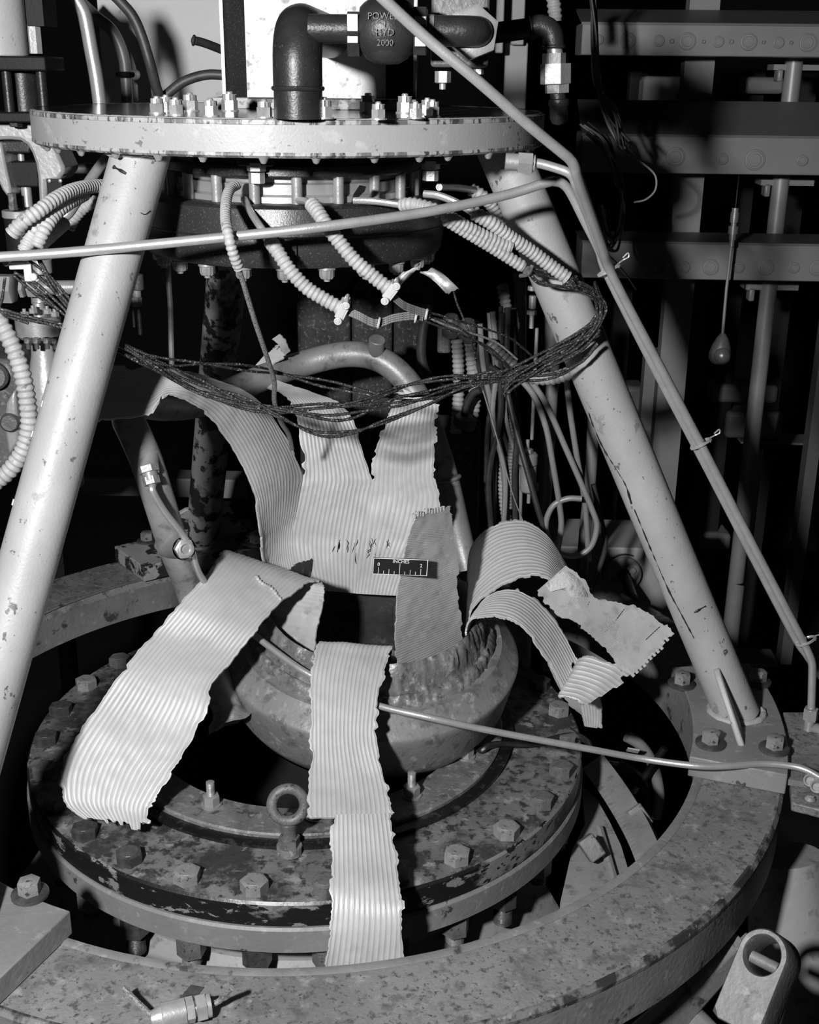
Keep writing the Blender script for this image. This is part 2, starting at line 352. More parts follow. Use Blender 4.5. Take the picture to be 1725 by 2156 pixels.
# ================================================================ VESSEL with bolted flanges
ves=thing('pressure_vessel','grey pressure vessel with a bolted chipped flange inside the base ring','vessel',(0,0,-.9))
b=MB(); b.lathe([(.209,-.032),(.209,.0),(.352,.0),(.368,-.001),(.3705,-.004),(.3705,-.031),(.209,-.0312)],(0,0,0),(0,0,1),180,[0,0,0,1,1,1]); uf=b.build('upper_flange',[flangetop,blackchip],ves)
b=MB(); b.lathe([(.209,-.033),(.371,-.033),(.3735,-.036),(.3735,-.064),(.371,-.066),(.209,-.066)],(0,0,0),(0,0,1),180); lf=b.build('lower_flange',flangeside,ves)
b=MB(); b.lathe([(.326,-.065),(.326,-.10),(.330,-.6),(.330,-.99),(.2,-.99),(.2,-.065)],(0,0,0),(0,0,1),120,[0,0,0,0,1]); b.build('body',[vesselpaint,darkwall],ves)  # inner wall coloured near black for the shade in the cavity
b=MB(); b.lathe([(.326,-.115),(.336,-.13),(.47,-.33),(.462,-.335),(.325,-.14)],(0,0,0),(0,0,1),80,0,True,a0=165,a1=338); b.build('flared_skirt',vesselpaint,ves)
b=MB(); b.lathe([(.2645,.001),(.278,.001),(.279,.006),(.2645,.0065)],(0,0,0),(0,0,1),120); b.build('groove_seal',groove,ves)
b=MB(); b.lathe([(.209,-.03),(.209,.010),(.211,.012),(.262,.012),(.264,.010),(.264,.0005)],(0,0,0),(0,0,1),120); clr=b.build('clamp_ring',clampmat,ves)
b=MB(); b.lathe([(0,-.5),(.2,-.5)],(0,0,0),(0,0,1),48); b.build('vessel_bottom',darkwall,ves)  # shade of the cavity put into its colour
NB=28
for k in range(NB):
    a=-157.3+k*12.857
    mt=[boltgrey,boltgrey,boltdark,boltlight][(k*7+k//3)%4] if k not in (4,5,8,9) else boltlight
    if k in (1,7,10): mt=boltgrey
    b=hexbolt(.0158,.0135,False,None,rot=random.uniform(0,60)); b.lathe([(0,.0135),(.011,.0138),(.0118,.0128)],(0,0,0),(0,0,1),20)
    o=b.build('hex_bolt',mt,origin=(0,0,0)); o.location=pol(.350,a,0); adopt(o,uf)
    b=MB(); b.hexa((0,0,0),(0,0,-1),.0168,.034,0,random.uniform(0,60)); 
    b.tube([V((0,0,-.033-.0011*i)) for i in range(12 if k%3 else 24)],.011,14,rf=lambda i:.0115 if i%2 else .0102)
    o=b.build('flange_nut',boltdark if k%2 else boltgrey,origin=(0,0,0)); o.location=pol(.350,a,-.066); adopt(o,lf)
for k,a in enumerate((-114,-81.5,-50,-21,10,42,75,107,140,172,-146)):
    b=MB(); b.lathe([(0,0),(.0125,0),(.0125,.002),(0,.002)],(0,0,0),(0,0,1),20); b.hexa((0,0,.002),(0,0,1),.0105,.0125,0,random.uniform(0,60))
    b.tube([V((0,0,.012+.0008*i)) for i in range(27)],.005,12,rf=lambda i:(.0052 if i%2 else .0045) if i<26 else .003)
    o=b.build('threaded_stud',pipe,origin=(0,0,0)); o.location=pol(.229,a,.012); adopt(o,clr)
# eyebolt
p=V((.011,-.281,0)); eye=thing('lifting_eyebolt','rusty grey lifting eyebolt screwed upright into the flange top','eyebolt',p)
b=MB(); b.tube([p+V((0,0,.0009*i)) for i in range(13)],.0145,20,rf=lambda i:.0148 if i%2 else .0136); b.build('threaded_plug',clampmat,eye)
b=MB(); b.hexa(p+V((0,0,.011)),(0,0,1),.0125,.012,0,15); b.lathe([(.0095,.022),(.0085,.028),(.0095,.036),(.0105,.041),(.006,.05)],p,(0,0,1),20); b.build('shank',boltgrey,eye)
b=MB(); b.torus(p+V((0,0,.064)),(CAM-p)-V((0,0,.45)),.0185,.0062,36,14); b.build('eye',boltgrey,eye)
# bent wire hook lying across the clamp ring
b=MB(); b.tube(crom([PZ(945,1598,.017),PZ(1000,1578,.016),PZ(1015,1580,.018),PZ(1030,1570,.022),PZ(1060,1566,.014),PZ(1120,1566,.010),PZ(1200,1548,.010),PZ(1235,1560,.008),PZ(1245,1580,.006)],8),.0042,8)
tag(b.build('bent_rod',darkmetal),'bent dark rod lying across the right of the clamp ring','rod')
# ================================================================ BURST NOZZLE
ND=V((.081,.025,.052)); NZ=V((.05,-.15,1)).normalized()
noz=thing('burst_nozzle','burst ribbed tube nozzle torn open into long curling strips','nozzle',ND)
def nzb(r,h,a,j): 
    k=.0022*noise.noise(V((math.cos(a)*9,math.sin(a)*9,h*90)))+.0026*noise.noise(V((math.cos(a)*38,math.sin(a)*38,h*240)))
    return r+k,h+k*1.2
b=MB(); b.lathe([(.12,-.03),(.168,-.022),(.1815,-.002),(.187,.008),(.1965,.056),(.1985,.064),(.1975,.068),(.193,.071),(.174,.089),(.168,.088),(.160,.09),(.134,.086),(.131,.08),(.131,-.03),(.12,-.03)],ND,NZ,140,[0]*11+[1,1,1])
b.build('casting',[dish,sooty],noz,ang=50)  # inner faces carry the painted-in shade colour
b=MB(); b.lathe([(.165,.086),(.1625,.093),(.160,.099),(.156,.102),(.153,.101),(.1505,.106),(.148,.116),(.145,.126),(.141,.134),(.1375,.137),(.135,.134),(.134,.12),(.133,.085)],ND,NZ,260,[0]*9+[1]*3,nz=nzb); b.build('braze_bead',[bead,sooty],noz,ang=60)  # inside segments darkened to stand for shade
b=MB(); b.lathe([(.132,-.029),(.08,-.034),(.06,-.25),(0,-.25),(0,-.248),(.057,-.248),(.077,-.037),(.129,-.032)],ND,NZ,64); b.build('throat',darkwall,noz)  # coloured near black to match the shade below the casting
def petal(name,rows,ntub,inner=1,nv=84,amp=.00068,th=.0024,jag=.0034,seed=1,label=None,side=0,crumple=.0012,mats=None,tipjag=.006,jl0=0,jr0=0):
    """torn strip lofted through rows of edge points; ridges run along it; inner=+1/-1 says which side carries the ridges"""
    rnd=random.Random(seed)
    edges=[[PY(*r[i]) for r in rows] for i in (0,-1)]
    has_mid=any(len(r)==3 for r in rows)
    per=max(2,nv//(len(rows)-1)); Lc=crom(edges[0],per); Rc=crom(edges[1],per)
    if has_mid: Mc=crom([PY(*r[1]) if len(r)==3 else (PY(*r[0])+PY(*r[-1]))/2 for r in rows],per)
    n=len(Lc); us=[]; hs=[]
    for t in range(ntub):
        for d,h in ((-.5,0),(-.19,.03),(-.09,.6),(0,1),(.09,.6),(.19,.03)):
            us.append((t+.5+d)/ntub); hs.append(h)
    us.append(1.0); hs.append(0)
    mcol=len(us)
    # ragged edges: piecewise steps
    def ragged():
        a=[];v=0;
        while len(a)<n:
            L_=rnd.choice((1,2,2,3,5,7)); v=rnd.uniform(-1,.6)*jag
            for q in range(L_): a.append(v+rnd.uniform(-.25,.25)*jag)
        return a[:n]
    jl,jr=ragged(),ragged()
    tip=[];tv=0
    for t in range(ntub+1):
        if rnd.random()<.55: tv=rnd.uniform(-1,1)*tipjag
        tip.append(tv)
    G0=[]
    for i in range(n):
        l,r=Lc[i],Rc[i]; w_=(r-l).length+1e-6; row=[]
        for c,u in enumerate(us):
            uu=u
            if u<.08 and i>=jl0*n: uu=u+(1-u/.08)*jl[i]/-w_
            if u>.92 and i>=jr0*n: uu=u+(1-(1-u)/.08)*jr[i]/w_
            if has_mid:
                mm=Mc[i]; p=l*(2*(uu-.5)*(uu-1))+mm*(-4*uu*(uu-1))+r*(2*uu*(uu-.5))
            else: p=l.lerp(r,uu)
            row.append(p)
        G0.append(row)
    d=[(G0[-1][c]-G0[-2][c]).normalized() for c in range(mcol)]
    for k,i in enumerate(range(n-4,n)):
        for c in range(mcol):
            G0[i][c]=G0[i][c]+d[c]*(tip[min(ntub,c//6)]*(k/3.0)**1.5)
    # normals
    NR=[[None]*mcol for _ in range(n)]
    for i in range(n):
        for c in range(mcol):
            du=G0[i][min(c+4,mcol-1)]-G0[i][max(c-4,0)]; dv=G0[min(i+1,n-1)][c]-G0[max(i-1,0)][c]
            q=du.cross(dv); NR[i][c]=(q.normalized() if q.length>1e-12 else V((0,0,1)))*inner
    mb=MB(); uv=[]; F=[];Bk=[]
    for i in range(n):
        for c in range(mcol):
            p=G0[i][c]; nn=NR[i][c]
            k=crumple*noise.noise(p*26+V((seed,0,0)))+.5*crumple*noise.noise(p*70+V((0,seed,0)))
            F.append(p+nn*(hs[c]*amp+k)); Bk.append(p+nn*(k-th*1.0))
            uv.append((us[c]*ntub*.0052,i/n*.2))
    mb.v=F+Bk; mb.uv=uv+uv; o=n*mcol; 
    for i in range(n-1):
        for c in range(mcol-1):
            a,b_,c_,d_=i*mcol+c,i*mcol+c+1,(i+1)*mcol+c+1,(i+1)*mcol+c
            if inner>0: mb.f+=[(a,b_,c_,d_),(o+d_,o+c_,o+b_,o+a)]
            else: mb.f+=[(d_,c_,b_,a),(o+a,o+b_,o+c_,o+d_)]
            mb.mi+=[0,1]
    for i in range(n-1):
        for c in (0,mcol-1):
            a,d_=i*mcol+c,(i+1)*mcol+c; fl=(c==0)==(inner>0)
            mb.f.append((a,d_,o+d_,o+a) if fl else (a,o+a,o+d_,d_)); mb.mi.append(0)
    for c in range(mcol-1):
        for i in (0,n-1):
            a,b_=i*mcol+c,i*mcol+c+1; fl=(i!=0)==(inner>0)
            mb.f.append((a,b_,o+b_,o+a) if not fl else (a,o+a,o+b_,b_)); mb.mi.append(0)
    ob=mb.build(name,mats or [petalin,petalout],noz,ang=60)
    if label: ob['label']=label
    STRIP[seed]=ob; GRID[name+str(seed)]=[p for row in G0 for p in row]
    return ob
GRID={}; STRIP={}
def px_of(p):
    d=p-CAM; z=d.dot(FW); return IMW/2+FPX*d.dot(RT)/z, IMH/2-FPX*d.dot(UP)/z, z
def onpetal(seed,pts,lift=.0012):
    P_=[(px_of(p),p) for p in GRID['torn_strip%d'%seed]]; out=[]
    for x,y in pts:
        c=[(q[2],p) for q,p in P_ if (q[0]-x)**2+(q[1]-y)**2<90]
        if c: out.append(min(c,key=lambda t:t[0])[1]-ray(x,y)*lift)
    return out
# back sheet, torn into three upright strips
petal('torn_strip',[[(564,1222,.062),(592,1232,.088),(642,1240,.097)],[(553,1165,.056),(580,1172,.092),(622,1172,.103)],[(549,1120,.045),(580,1120,.09),(618,1120,.110)],[(538,1050,.03),(585,1045,.068),(632,1040,.114)],
  [(512,985,.015),(574,975,.045),(638,1002,.118)],[(480,930,-.01),(542,908,.02),(612,938,.085)],[(441,880,-.045),(505,852,-.01),(572,872,.05)],[(408,855,-.08),(462,822,-.045),(522,826,.0)],[(375,838,-.105),(418,802,-.08),(455,800,-.04)],
  [(345,836,-.125),(362,800,-.105),(398,782,-.075)],[(312,872,-.148),(305,815,-.128),(335,775,-.10)],[(255,884,-.155),(248,830,-.138),(262,772,-.11)],[(195,888,-.158),(195,835,-.142),(205,775,-.118)]],17,inner=1,nv=110,seed=3,jr0=.34,
  label='left rear strip curling over to the left behind the leg')
petal('torn_strip',[[(640,1240,.097),(752,1250,.104)],[(620,1172,.103),(757,1180,.110)],[(616,1120,.110),(765,1120,.118)],[(632,1040,.114),(778,1040,.127)],[(638,1002,.118),(783,1007,.13)],[(637,950,.125),(765,945,.137)],[(629,890,.137),(748,892,.145)],
  [(614,850,.155),(716,848,.16)],[(592,826,.175),(668,828,.172)],[(556,814,.20),(618,812,.185)],[(524,797,.225),(584,800,.205)],[(537,772,.235),(574,768,.212)],[(565,742,.23),(597,752,.212)],[(580,728,.225),(604,738,.212)]],16,inner=1,nv=110,seed=5,jl0=.31,jr0=.31,
  label='middle rear strip with a twisted tip')
petal('torn_strip',[[(750,1250,.104),(850,1255,.097)],[(757,1180,.110),(875,1190,.106)],[(765,1120,.118),(905,1130,.113)],[(778,1040,.127),(927,1055,.12)],[(783,1007,.13),(918,1005,.122)],[(789,950,.133),(919,945,.127)],[(806,900,.138),(919,892,.13)],
  [(819,862,.142),(921,850,.135)],[(833,832,.143),(896,838,.138)],[(838,822,.144),(872,827,.141)]],14,inner=1,nv=100,seed=8,jl0=.44,label='right rear strip standing upright')
# front left strip: wound jacket visible at its root, ridged inner face on the long falling part
petal('torn_strip',[[(540,1385,-.02),(655,1405,-.078)],[(520,1300,-.012),(672,1325,-.062)],[(503,1235,.005),(686,1265,-.04)],[(488,1185,.018),(687,1236,-.03)],[(482,1160,.014),(670,1222,-.035)],[(462,1168,-.02),(640,1230,-.055)],[(428,1212,-.065),(598,1266,-.09)],
  [(372,1275,-.105),(546,1320,-.13)],[(330,1326,-.122),(500,1378,-.155)],[(268,1400,-.165),(452,1440,-.187)],[(213,1475,-.195),(433,1500,-.212)],[(160,1550,-.215),(395,1580,-.23)],[(130,1612,-.233),(360,1630,-.241)],[(126,1662,-.246),(330,1678,-.254)],
  [(136,1696,-.256),(316,1706,-.264)],[(172,1724,-.266),(312,1742,-.279)]],19,inner=-1,nv=150,seed=11,label='broad front left strip bent down onto the flange')
# front strip hanging over the flange edge
petal('torn_strip',[[(674,1425,-.105),(812,1440,-.09)],[(673,1372,-.112),(822,1385,-.10)],[(672,1350,-.125),(825,1360,-.112)],[(662,1375,-.145),(818,1385,-.132)],[(653,1430,-.175),(808,1425,-.16)],[(652,1490,-.205),(798,1490,-.195)],[(653,1560,-.235),(794,1560,-.225)],
  [(651,1640,-.27),(815,1640,-.262)],[(650,1708,-.31),(826,1700,-.297)],[(652,1722,-.318),(823,1718,-.307)]],17,inner=-1,nv=90,seed=14,label='long front strip hanging down over the flange edge',tipjag=.001)
petal('torn_strip',[[(699,1716,-.3175),(823,1712,-.305)],[(698,1800,-.355),(835,1800,-.347)],[(697,1880,-.397),(845,1880,-.391)],[(690,1960,-.418),(852,1940,-.411)],[(677,2045,-.424),(846,2040,-.417)],[(668,2100,-.424),(840,2100,-.417)]],14,inner=-1,nv=70,seed=15,label='narrower lower end of the long front strip')
# upright strip with the ruler
rul=petal('torn_strip',[[(836,1425,-.098),(978,1352,-.028)],[(832,1350,-.105),(968,1300,-.04)],[(834,1280,-.11),(963,1230,-.05)],[(842,1210,-.11),(962,1175,-.055)],[(852,1150,-.11),(955,1140,-.06)],[(868,1100,-.11),(950,1095,-.065)],[(876,1084,-.11),(947,1066,-.065)]],15,inner=-1,nv=80,seed=18,th=.002,tipjag=.0015,jag=.003,
  label='upright front right strip showing its fine wound jacket')
# right hand curls
petal('torn_strip',[[(984,1265,.09),(982,1318,-.01)],[(983,1215,.10),(991,1285,-.005)],[(990,1155,.105),(1013,1262,.0)],[(1027,1112,.105),(1047,1236,.0)],[(1067,1096,.105),(1087,1217,0)],[(1110,1097,.10),(1122,1212,-.005)],[(1150,1123,.09),(1152,1216,-.01)],[(1185,1176,.08),(1168,1226,-.015)],[(1208,1222,.065),(1182,1246,-.02)]],17,inner=1,nv=90,seed=21,label='upper right strip arching over to the right')
petal('torn_strip',[[(996,1320,.0),(982,1352,-.05)],[(1001,1290,-.001),(979,1330,-.05)],[(1020,1262,0),(990,1305,-.055)],[(1046,1244,0),(1022,1297,-.06)],[(1085,1240,-.005),(1060,1300,-.065)],[(1125,1258,-.01),(1095,1318,-.07)],[(1165,1300,-.02),(1132,1357,-.075)],[(1195,1345,-.03),(1162,1405,-.08)],[(1218,1388,-.04),(1186,1452,-.085)]],11,inner=1,nv=80,seed=23,label='lower right strip arching over to the right')
petal('torn_strip',[[(1216,1388,-.041),(1186,1452,-.086)],[(1232,1380,-.05),(1175,1468,-.10)],[(1262,1386,-.055),(1205,1474,-.105)],[(1298,1400,-.06),(1224,1482,-.108)],[(1328,1421,-.062),(1236,1490,-.108)]],10,inner=1,nv=40,seed=25,label='small ribbed flap folded across the end of the lower right strip')
petal('torn_strip',[[(1192,1190,-.02),(1132,1243,-.045)],[(1228,1217,-.022),(1150,1276,-.05)],[(1252,1258,-.025),(1190,1303,-.055)],[(1302,1269,-.02),(1232,1328,-.055)],[(1356,1284,-.018),(1268,1362,-.055)],[(1395,1309,-.022),(1298,1400,-.06)],[(1418,1336,-.03),(1325,1421,-.065)]],12,inner=-1,nv=60,seed=27,th=.002,label='outer right flap showing its finely lined back')
petal('torn_strip',[[(1215,1440,.0),(1262,1470,-.03)],[(1222,1490,.0),(1268,1500,-.03)],[(1232,1535,.0),(1262,1540,-.03)]],7,inner=-1,nv=20,seed=29,label='ragged stub below the right flaps')
petal('torn_strip',[[(1140,1310,.05),(1172,1330,.03)],[(1155,1400,.04),(1195,1400,.02)],[(1190,1468,.03),(1225,1450,.01)],[(1225,1500,.02),(1240,1490,.0)]],7,inner=1,nv=40,seed=31,label='thin dark torn strip hanging behind the right flaps')
# plaster-like patch on the outer right flap
b=MB(); pts=[(1150,1232),(1178,1205),(1196,1202),(1222,1222),(1238,1250),(1240,1262),(1226,1272),(1206,1262),(1192,1246),(1176,1238),(1160,1246)]
cpt=PY(1197,1236,-.0405); ring_=[PY(x_,y_,-.0375+(.0)) for x_,y_ in pts]
def onflap(px,py): 
    a,b_,c_=PY(1228,1217,-.022),PY(1150,1276,-.05),PY(1252,1258,-.025); n_=(b_-a).cross(c_-a); d=ray(px,py); return CAM+d*(((a-CAM).dot(n_))/d.dot(n_))
ring_=[onflap(*q)-ray(*q)*.003 for q in pts]; cen=onflap(1197,1236)-ray(1197,1236)*.007
low=[q+ray(1197,1236)*.004 for q in ring_]; k=len(pts)
b.add(ring_+low+[cen],[(i,(i+1)%k,2*k) for i in range(k)]+[((i+1)%k,i,k+i,k+(i+1)%k) for i in range(k)]); o=b.build('jacket_patch',petalpatch,STRIP[27],ang=70); o['label']='pale rough patch on the outer right flap'
# folded crack on the front left strip, cracks on the flap, cut tube ends
pa=onpetal(11,[(536,1203),(550,1218),(566,1232),(583,1247),(600,1262)],.002)
b=MB(); pa=resample(crom(pa,6),.0016); b.tube(pa,.0035,7,rf=lambda i:.0018+.0024*noise.noise(V((i*.9,2,1)))+.0006*(i%3)); b.build('torn_fold',petalin,STRIP[11],ang=70)
for pts in ([(1316,1272),(1306,1292),(1292,1315),(1278,1335),(1268,1352)],[(1250,1262),(1240,1285),(1228,1312),(1222,1322)],[(1393,1312),(1375,1325),(1362,1338)]):
    pa=onpetal(27,pts,.0016)
    if len(pa)>2: b=MB(); pa=resample(crom(pa,6),.0018); b.tube(pa,.0009,5,rf=lambda i:.0007 if i%2 else .0003); b.build('crack',black,STRIP[27])
pa=onpetal(18,[(880+i*6.2,1090-i*2.0) for i in range(11)],.0)
b=MB()
for q in pa: b.lathe([(.0026,-.003),(.0026,.002),(.0018,.002),(.0018,-.003)],q+V((0,-.0005,.001)),(0,0,1),8)
tag(b.build('cut_tube_ends',petalin,STRIP[18]),kind='stuff')
pa=onpetal(27,[(1336+i*7.5,1412-i*7.2) for i in range(11)],.0); b=MB()
for q in pa: b.lathe([(.0024,-.003),(.0024,.003),(.0016,.003),(.0016,-.003)],q,(.6,-.2,-.6),8)
tag(b.build('cut_tube_ends',petalin,STRIP[27]),kind='stuff')
# ruler on the upright strip
a_,b_,c_=PY(790,1176,-.124),PY(896,1180,-.116),PY(791,1207,-.126)
X=(b_-a_).normalized(); Yv=(a_-c_); Yv=(Yv-X*Yv.dot(X)).normalized(); Zv=X.cross(Yv); cc=PY(843,1193,-.119)
RW=.0655; RH=.0205
sc=thing('scale_ruler','small black two inch scale marked INCHES standing against the upright strip','ruler',cc)
b=MB(); b.box(cc,(RW,RH,.0018),(X,Yv,Zv)); card=b.build('card',inkblack,sc)
b=MB(); z1=cc+Zv*.00095
for x0,y0,w_,h_ in ((0,RH/2-.0007,RW,.0008),(0,-RH/2+.0004,RW,.0005),(-RW/2+.0005,0,.0006,RH),(RW/2-.0005,0,.0008,RH)): b.box(z1+X*x0+Yv*y0,(w_,h_,.0003),(X,Yv,Zv))
b.build('border',inkwhite,card)
for i in range(9):
    tx=-.0260+i*.00635; hh=.0125 if i==4 else .0078 if i in (0,8) else (.0058 if i%2==0 else .0038)
    b=MB(); b.box(z1+X*tx+Yv*(-RH/2+.0010+hh/2),(.0005,hh,.0003),(X,Yv,Zv)); b.build('tick_mark',inkwhite,card)
textmesh('INCHES',.0058,.00015,z1+X*.0005+Yv*(RH*.31),X,Yv,inkwhite,card)
textmesh('0',.0058,.00015,z1+X*-.0260+Yv*.0021,X,Yv,inkwhite,card); textmesh('2',.0058,.00015,z1+X*.0248+Yv*.0021,X,Yv,inkwhite,card)
# ================================================================ BENT PIPE behind the nozzle
bp=thing('bent_pipe','bare steel pipe bent into a hoop around the torn strips','pipe',PY(484,1506,-.105))
b=MB(); path=crom(pp([(484,1506,-.105),(464,1455,-.09),(441,1390,-.07),(404,1250,-.045),(366,1150,-.085),(337,1060,-.112),(308,970,-.125),(283,912,-.12),(270,884,-.105),(272,862,-.07),(300,850,-.025),(345,855,.025),(400,852,.08),(455,838,.135),(510,814,.185),(560,793,.215),(625,770,.255),(700,750,.27),(755,746,.275),(800,757,.275),(840,785,.27),(872,825,.265),(898,880,.255),(922,950,.25),(940,1010,.245),(955,1075,.235),(970,1140,.225),(985,1200,.21)]),8)
b.tube(path,.0190,20); b.build('pipe_body',pipe,bp)
b=MB(); q=path[0]; d=(path[0]-path[3]).normalized(); b.lathe([(.0190,-.004),(.0225,.004),(.031,.010),(.033,.014),(.027,.013),(.019,.006)],q-d*.004,d,28,nz=lambda r,h,a,j:(r+.004*noise.noise(V((a,j,1))),h+.006*noise.noise(V((math.cos(a)*2,math.sin(a)*2,j*.4))))); b.build('torn_foot',dish,bp)
b=MB(); c=PY(940,1010,.245); b.torus(c,(PY(955,1075,.235)-PY(922,950,.25)),.0205,.003,24,8); b.build('weld',pipe,bp)
b=MB(); c=PY(790,748,.27); b.cyl(c,c+V((.004,-.012,.026)),.012,bev=.001); b.build('nipple',pipe,bp)
# fitting + stub on the left limb
c=PY(312,985,-.147); d=(PY(325,1035,-.158)-c).normalized()
b=MB(); b.cyl(c-d*.012+V((0,.016,0)),c+d*.004,.0115,seg=20); b.hexa(c-d*.002,d,.0120,.008,ch=.1); b.hexa(c+d*.011,d,.0098,.009,ch=.1); b.cyl(c+d*.006,c+d*.015,.009); b.build('elbow_fitting',pipe,bp)
b=MB(); b.tube(crom([c+d*.02]+pp([(322,1035,-.16),(345,1075,-.15),(380,1120,-.138),(402,1155,-.132),(412,1190,-.115),(424,1215,-.085),(450,1250,-.03)]),8),.0042,10); b.build('thin_line',tubing,bp)
c=PY(365,1145,-.095); e=PY(388,1155,-.14); d=(e-c).normalized()
b=MB(); b.lathe([(.020,-.010),(.0175,.006),(.0145,.014),(.014,(e-c).length)],c,d,24); b.build('stub',pipe,bp)
b=MB(); b.hexa(e-d*.004,d,.0125,.011,ch=.1); b.lathe([(.0095,.007),(.0095,.014),(.007,.0145),(.0055,.0125),(.0055,.006)],e-d*.004,d,20); b.build('open_fitting',steel,bp)
# ================================================================ INJECTOR under the plate
inj=thing('injector_head','dark round injector with a bright studded band hanging under the top plate','injector',V((PO.x,PO.y,.60)))
def zf(py,r,px=620): 
    return PY(px,py,PO.y-r).z
z1,z2,z3,z4,z5=zf(350,.148),zf(376,.148),zf(436,.172),zf(502,.175),zf(567,.172)
b=MB(); b.lathe([(0,PB-.0005),(.135,PB-.0005),(.135,z1),(.148,z1-.001),(.149,z1-.003),(.149,z2+.002),(.147,z2),(0,z2)],PO,(0,0,1),96); b.build('upper_flange',injdark,inj)
b=MB(); b.lathe([(.128,z2+.001),(.128,z2-.006),(.132,z2-.008),(.132,z3+.008),(.1385,z3+.006),(.1385,z3-.001)],PO,(0,0,1),96); bb=b.build('bright_band',window,inj)
b=MB(); b.lathe([(0,z3),(.168,z3),(.1725,z3-.003),(.176,z4),(.1765,z4-.001),(.173,z5+.004),(.170,z5),(0,z5)],PO,(0,0,1),128); lr=b.build('lower_ring',injdark,inj)
b=MB(); b.lathe([(.1762,z4+.001),(.1772,z4),(.1766,z4-.0012)],PO,(0,0,1),128); b.build('seam',darkmetal,inj)
p=PY(622,535,PO.y-.1765); b=MB(); b.box(p,(.003,.002,.035)); b.build('key_slot',black,inj)
for k in range(20):
    a=-180+k*18+9
    b=MB(); b.cyl(pol(.1435,a,z3-.001,PO.x,PO.y),pol(.1435,a,z2+.001,PO.x,PO.y),.0058,seg=14); b.build('band_stud',pipe,bb)
def twelve(p,r,h,dn=True):
    b=MB(); s=-1 if dn else 1
    b.lathe([(0,0),(r*1.15,0),(r*1.15,.003),(r*1.0,.004),(r*.98,h*.8),(r*.8,h),(0,h)],p,(0,0,s),24,nz=lambda rr,hh,a,j:(rr*(1 if hh<.0041 else .93+.07*math.cos(12*a)),hh))
    b.lathe([(0,h),(r*.45,h),(r*.4,h+.003),(0,h+.0035)],p,(0,0,s),12)
    return b
for k in range(22):
    a=-90+k*360/22+3.5
    twelve(pol(.158,a,z5,PO.x,PO.y),.0085,.013).build('bolt',steel if k%3 else pipe,lr)
for px,py,Y in ((540,352,-.16),(907,352,-.1)):
    p=PY(px,py,Y); b=MB(); b.hexa(V((p.x,p.y,z1+.004)),(0,0,-1),.010,.009); b.hexa(V((p.x,p.y,z1-.006)),(0,0,-1),.0085,.011); b.build('clamp_nut',steel,inj)
    b=MB(); b.box((p.x,p.y+.01,z1+.007),(.036,.034,.012)); b.build('clamp_dog',injdark,inj,bevel=.001)
b=MB(); c=PY(757,398,-.142); b.add([PY(738,432,-.145),PY(745,408,-.150),PY(757,390,-.153),PY(771,393,-.152),PY(768,403,-.149),PY(750,420,-.146)],[(0,1,2,3,4,5)]); b.v+=[q+V((0,.002,0)) for q in b.v[:6]]; b.f+=[(11,10,9,8,7,6)]+[(i,(i+6),(i+1)%6+6,(i+1)%6) for i in range(6)]; b.mi+=[0]*7
o=b.build('torn_tag',black,inj)
# ================================================================ STEEL TUBES crossing the picture
TR=.0050
def tubething(name,label,cat,pts,r,mt=None,n=8,group=None,seg=12):
    b=MB(); b.tube(crom(pp(pts),n),r,seg); return tag(b.build(name,mt or tubing),label,cat,group)
A_=[(770,-40,-.365),(805,-5,-.36),(900,82,-.345),(1000,165,-.335),(1100,252,-.315),(1180,318,-.295),(1198,333,-.29),(1209,348,-.285),(1216,372,-.275),(1240,440,-.235),(1270,525,-.19),(1290,580,-.165),(1380,752,-.13),(1480,942,-.105),(1580,1136,-.09),(1680,1328,-.08),(1703,1375,-.08),(1710,1395,-.08),(1711,1420,-.08),(1709,1490,-.08)]
ta=tubething('steel_tube','long bright tube slanting from the valve past the right leg to the side bracket','tube',A_,TR)
B_=[(-40,545,-.29),(0,541,-.285),(160,530,-.27),(500,497,-.262),(690,476,-.25),(900,446,-.215),(1060,412,-.185),(1150,385,-.175),(1170,382,-.172),(1187,388,-.17),(1203,408,-.168),(1230,462,-.164),(1262,526,-.160),(1281,580,-.150),(1370,757,-.123),(1470,948,-.098),(1570,1142,-.083),(1670,1334,-.073),(1700,1380,-.07),(1730,1425,-.065)]
tb=tubething('steel_tube','long tube crossing level before both legs then bending down at right','tube',B_,TR)
C_=[(1112,342,-.25),(1140,345,-.25),(1175,355,-.252),(1196,363,-.254),(1207,374,-.252),(1215,395,-.245),(1238,455,-.215),(1262,520,-.185),(1285,575,-.153)]
tc_=thing('branch_tube','short branch tube with a nut leaving the plate underside','tube',PY(1100,342,-.25))
b=MB(); b.tube(crom(pp(C_),8),TR*.9,12); b.build('tube_run',tubing,tc_)
c=PY(1082,341,-.25); d=(PY(1112,343,-.25)-c).normalized(); b=MB(); b.hexa(c+d*.004,d,.0105,.014,ch=.1); b.cyl(c-d*.008,c+d*.02,.008); b.build('tube_nut',pipe,tc_)
for (px,py,Y,lab) in ((1281,566,-.159,'twisted wire tie binding the tubes beside the right leg'),(1475,932,-.105,'twisted wire tie halfway down the paired tubes'),(1697,1348,-.078,'twisted wire tie near the side bracket')):
    c=PY(px,py,Y); ax=(PY(px+50,py+100,Y)-c).normalized(); b=MB()
    x_,y_,z_=basis(ax,(1,0,0)); pa=[c+x_*(.0125*math.cos(t*.5))+y_*(.0075*math.sin(t*.5))+z_*(.0009*(t/12.6)*1.0) for t in range(0,40)]
    b.tube(pa,.0009,6); e=c+x_*.0125; b.tube(crom([e,e+V((.004,-.004,.004)),e+V((.009,-.004,.007)),e+V((.008,-.004,.011)),e+V((.003,-.004,.006))],5),.0009,6)
    tag(b.build('wire_tie',steel),lab,'wire tie')
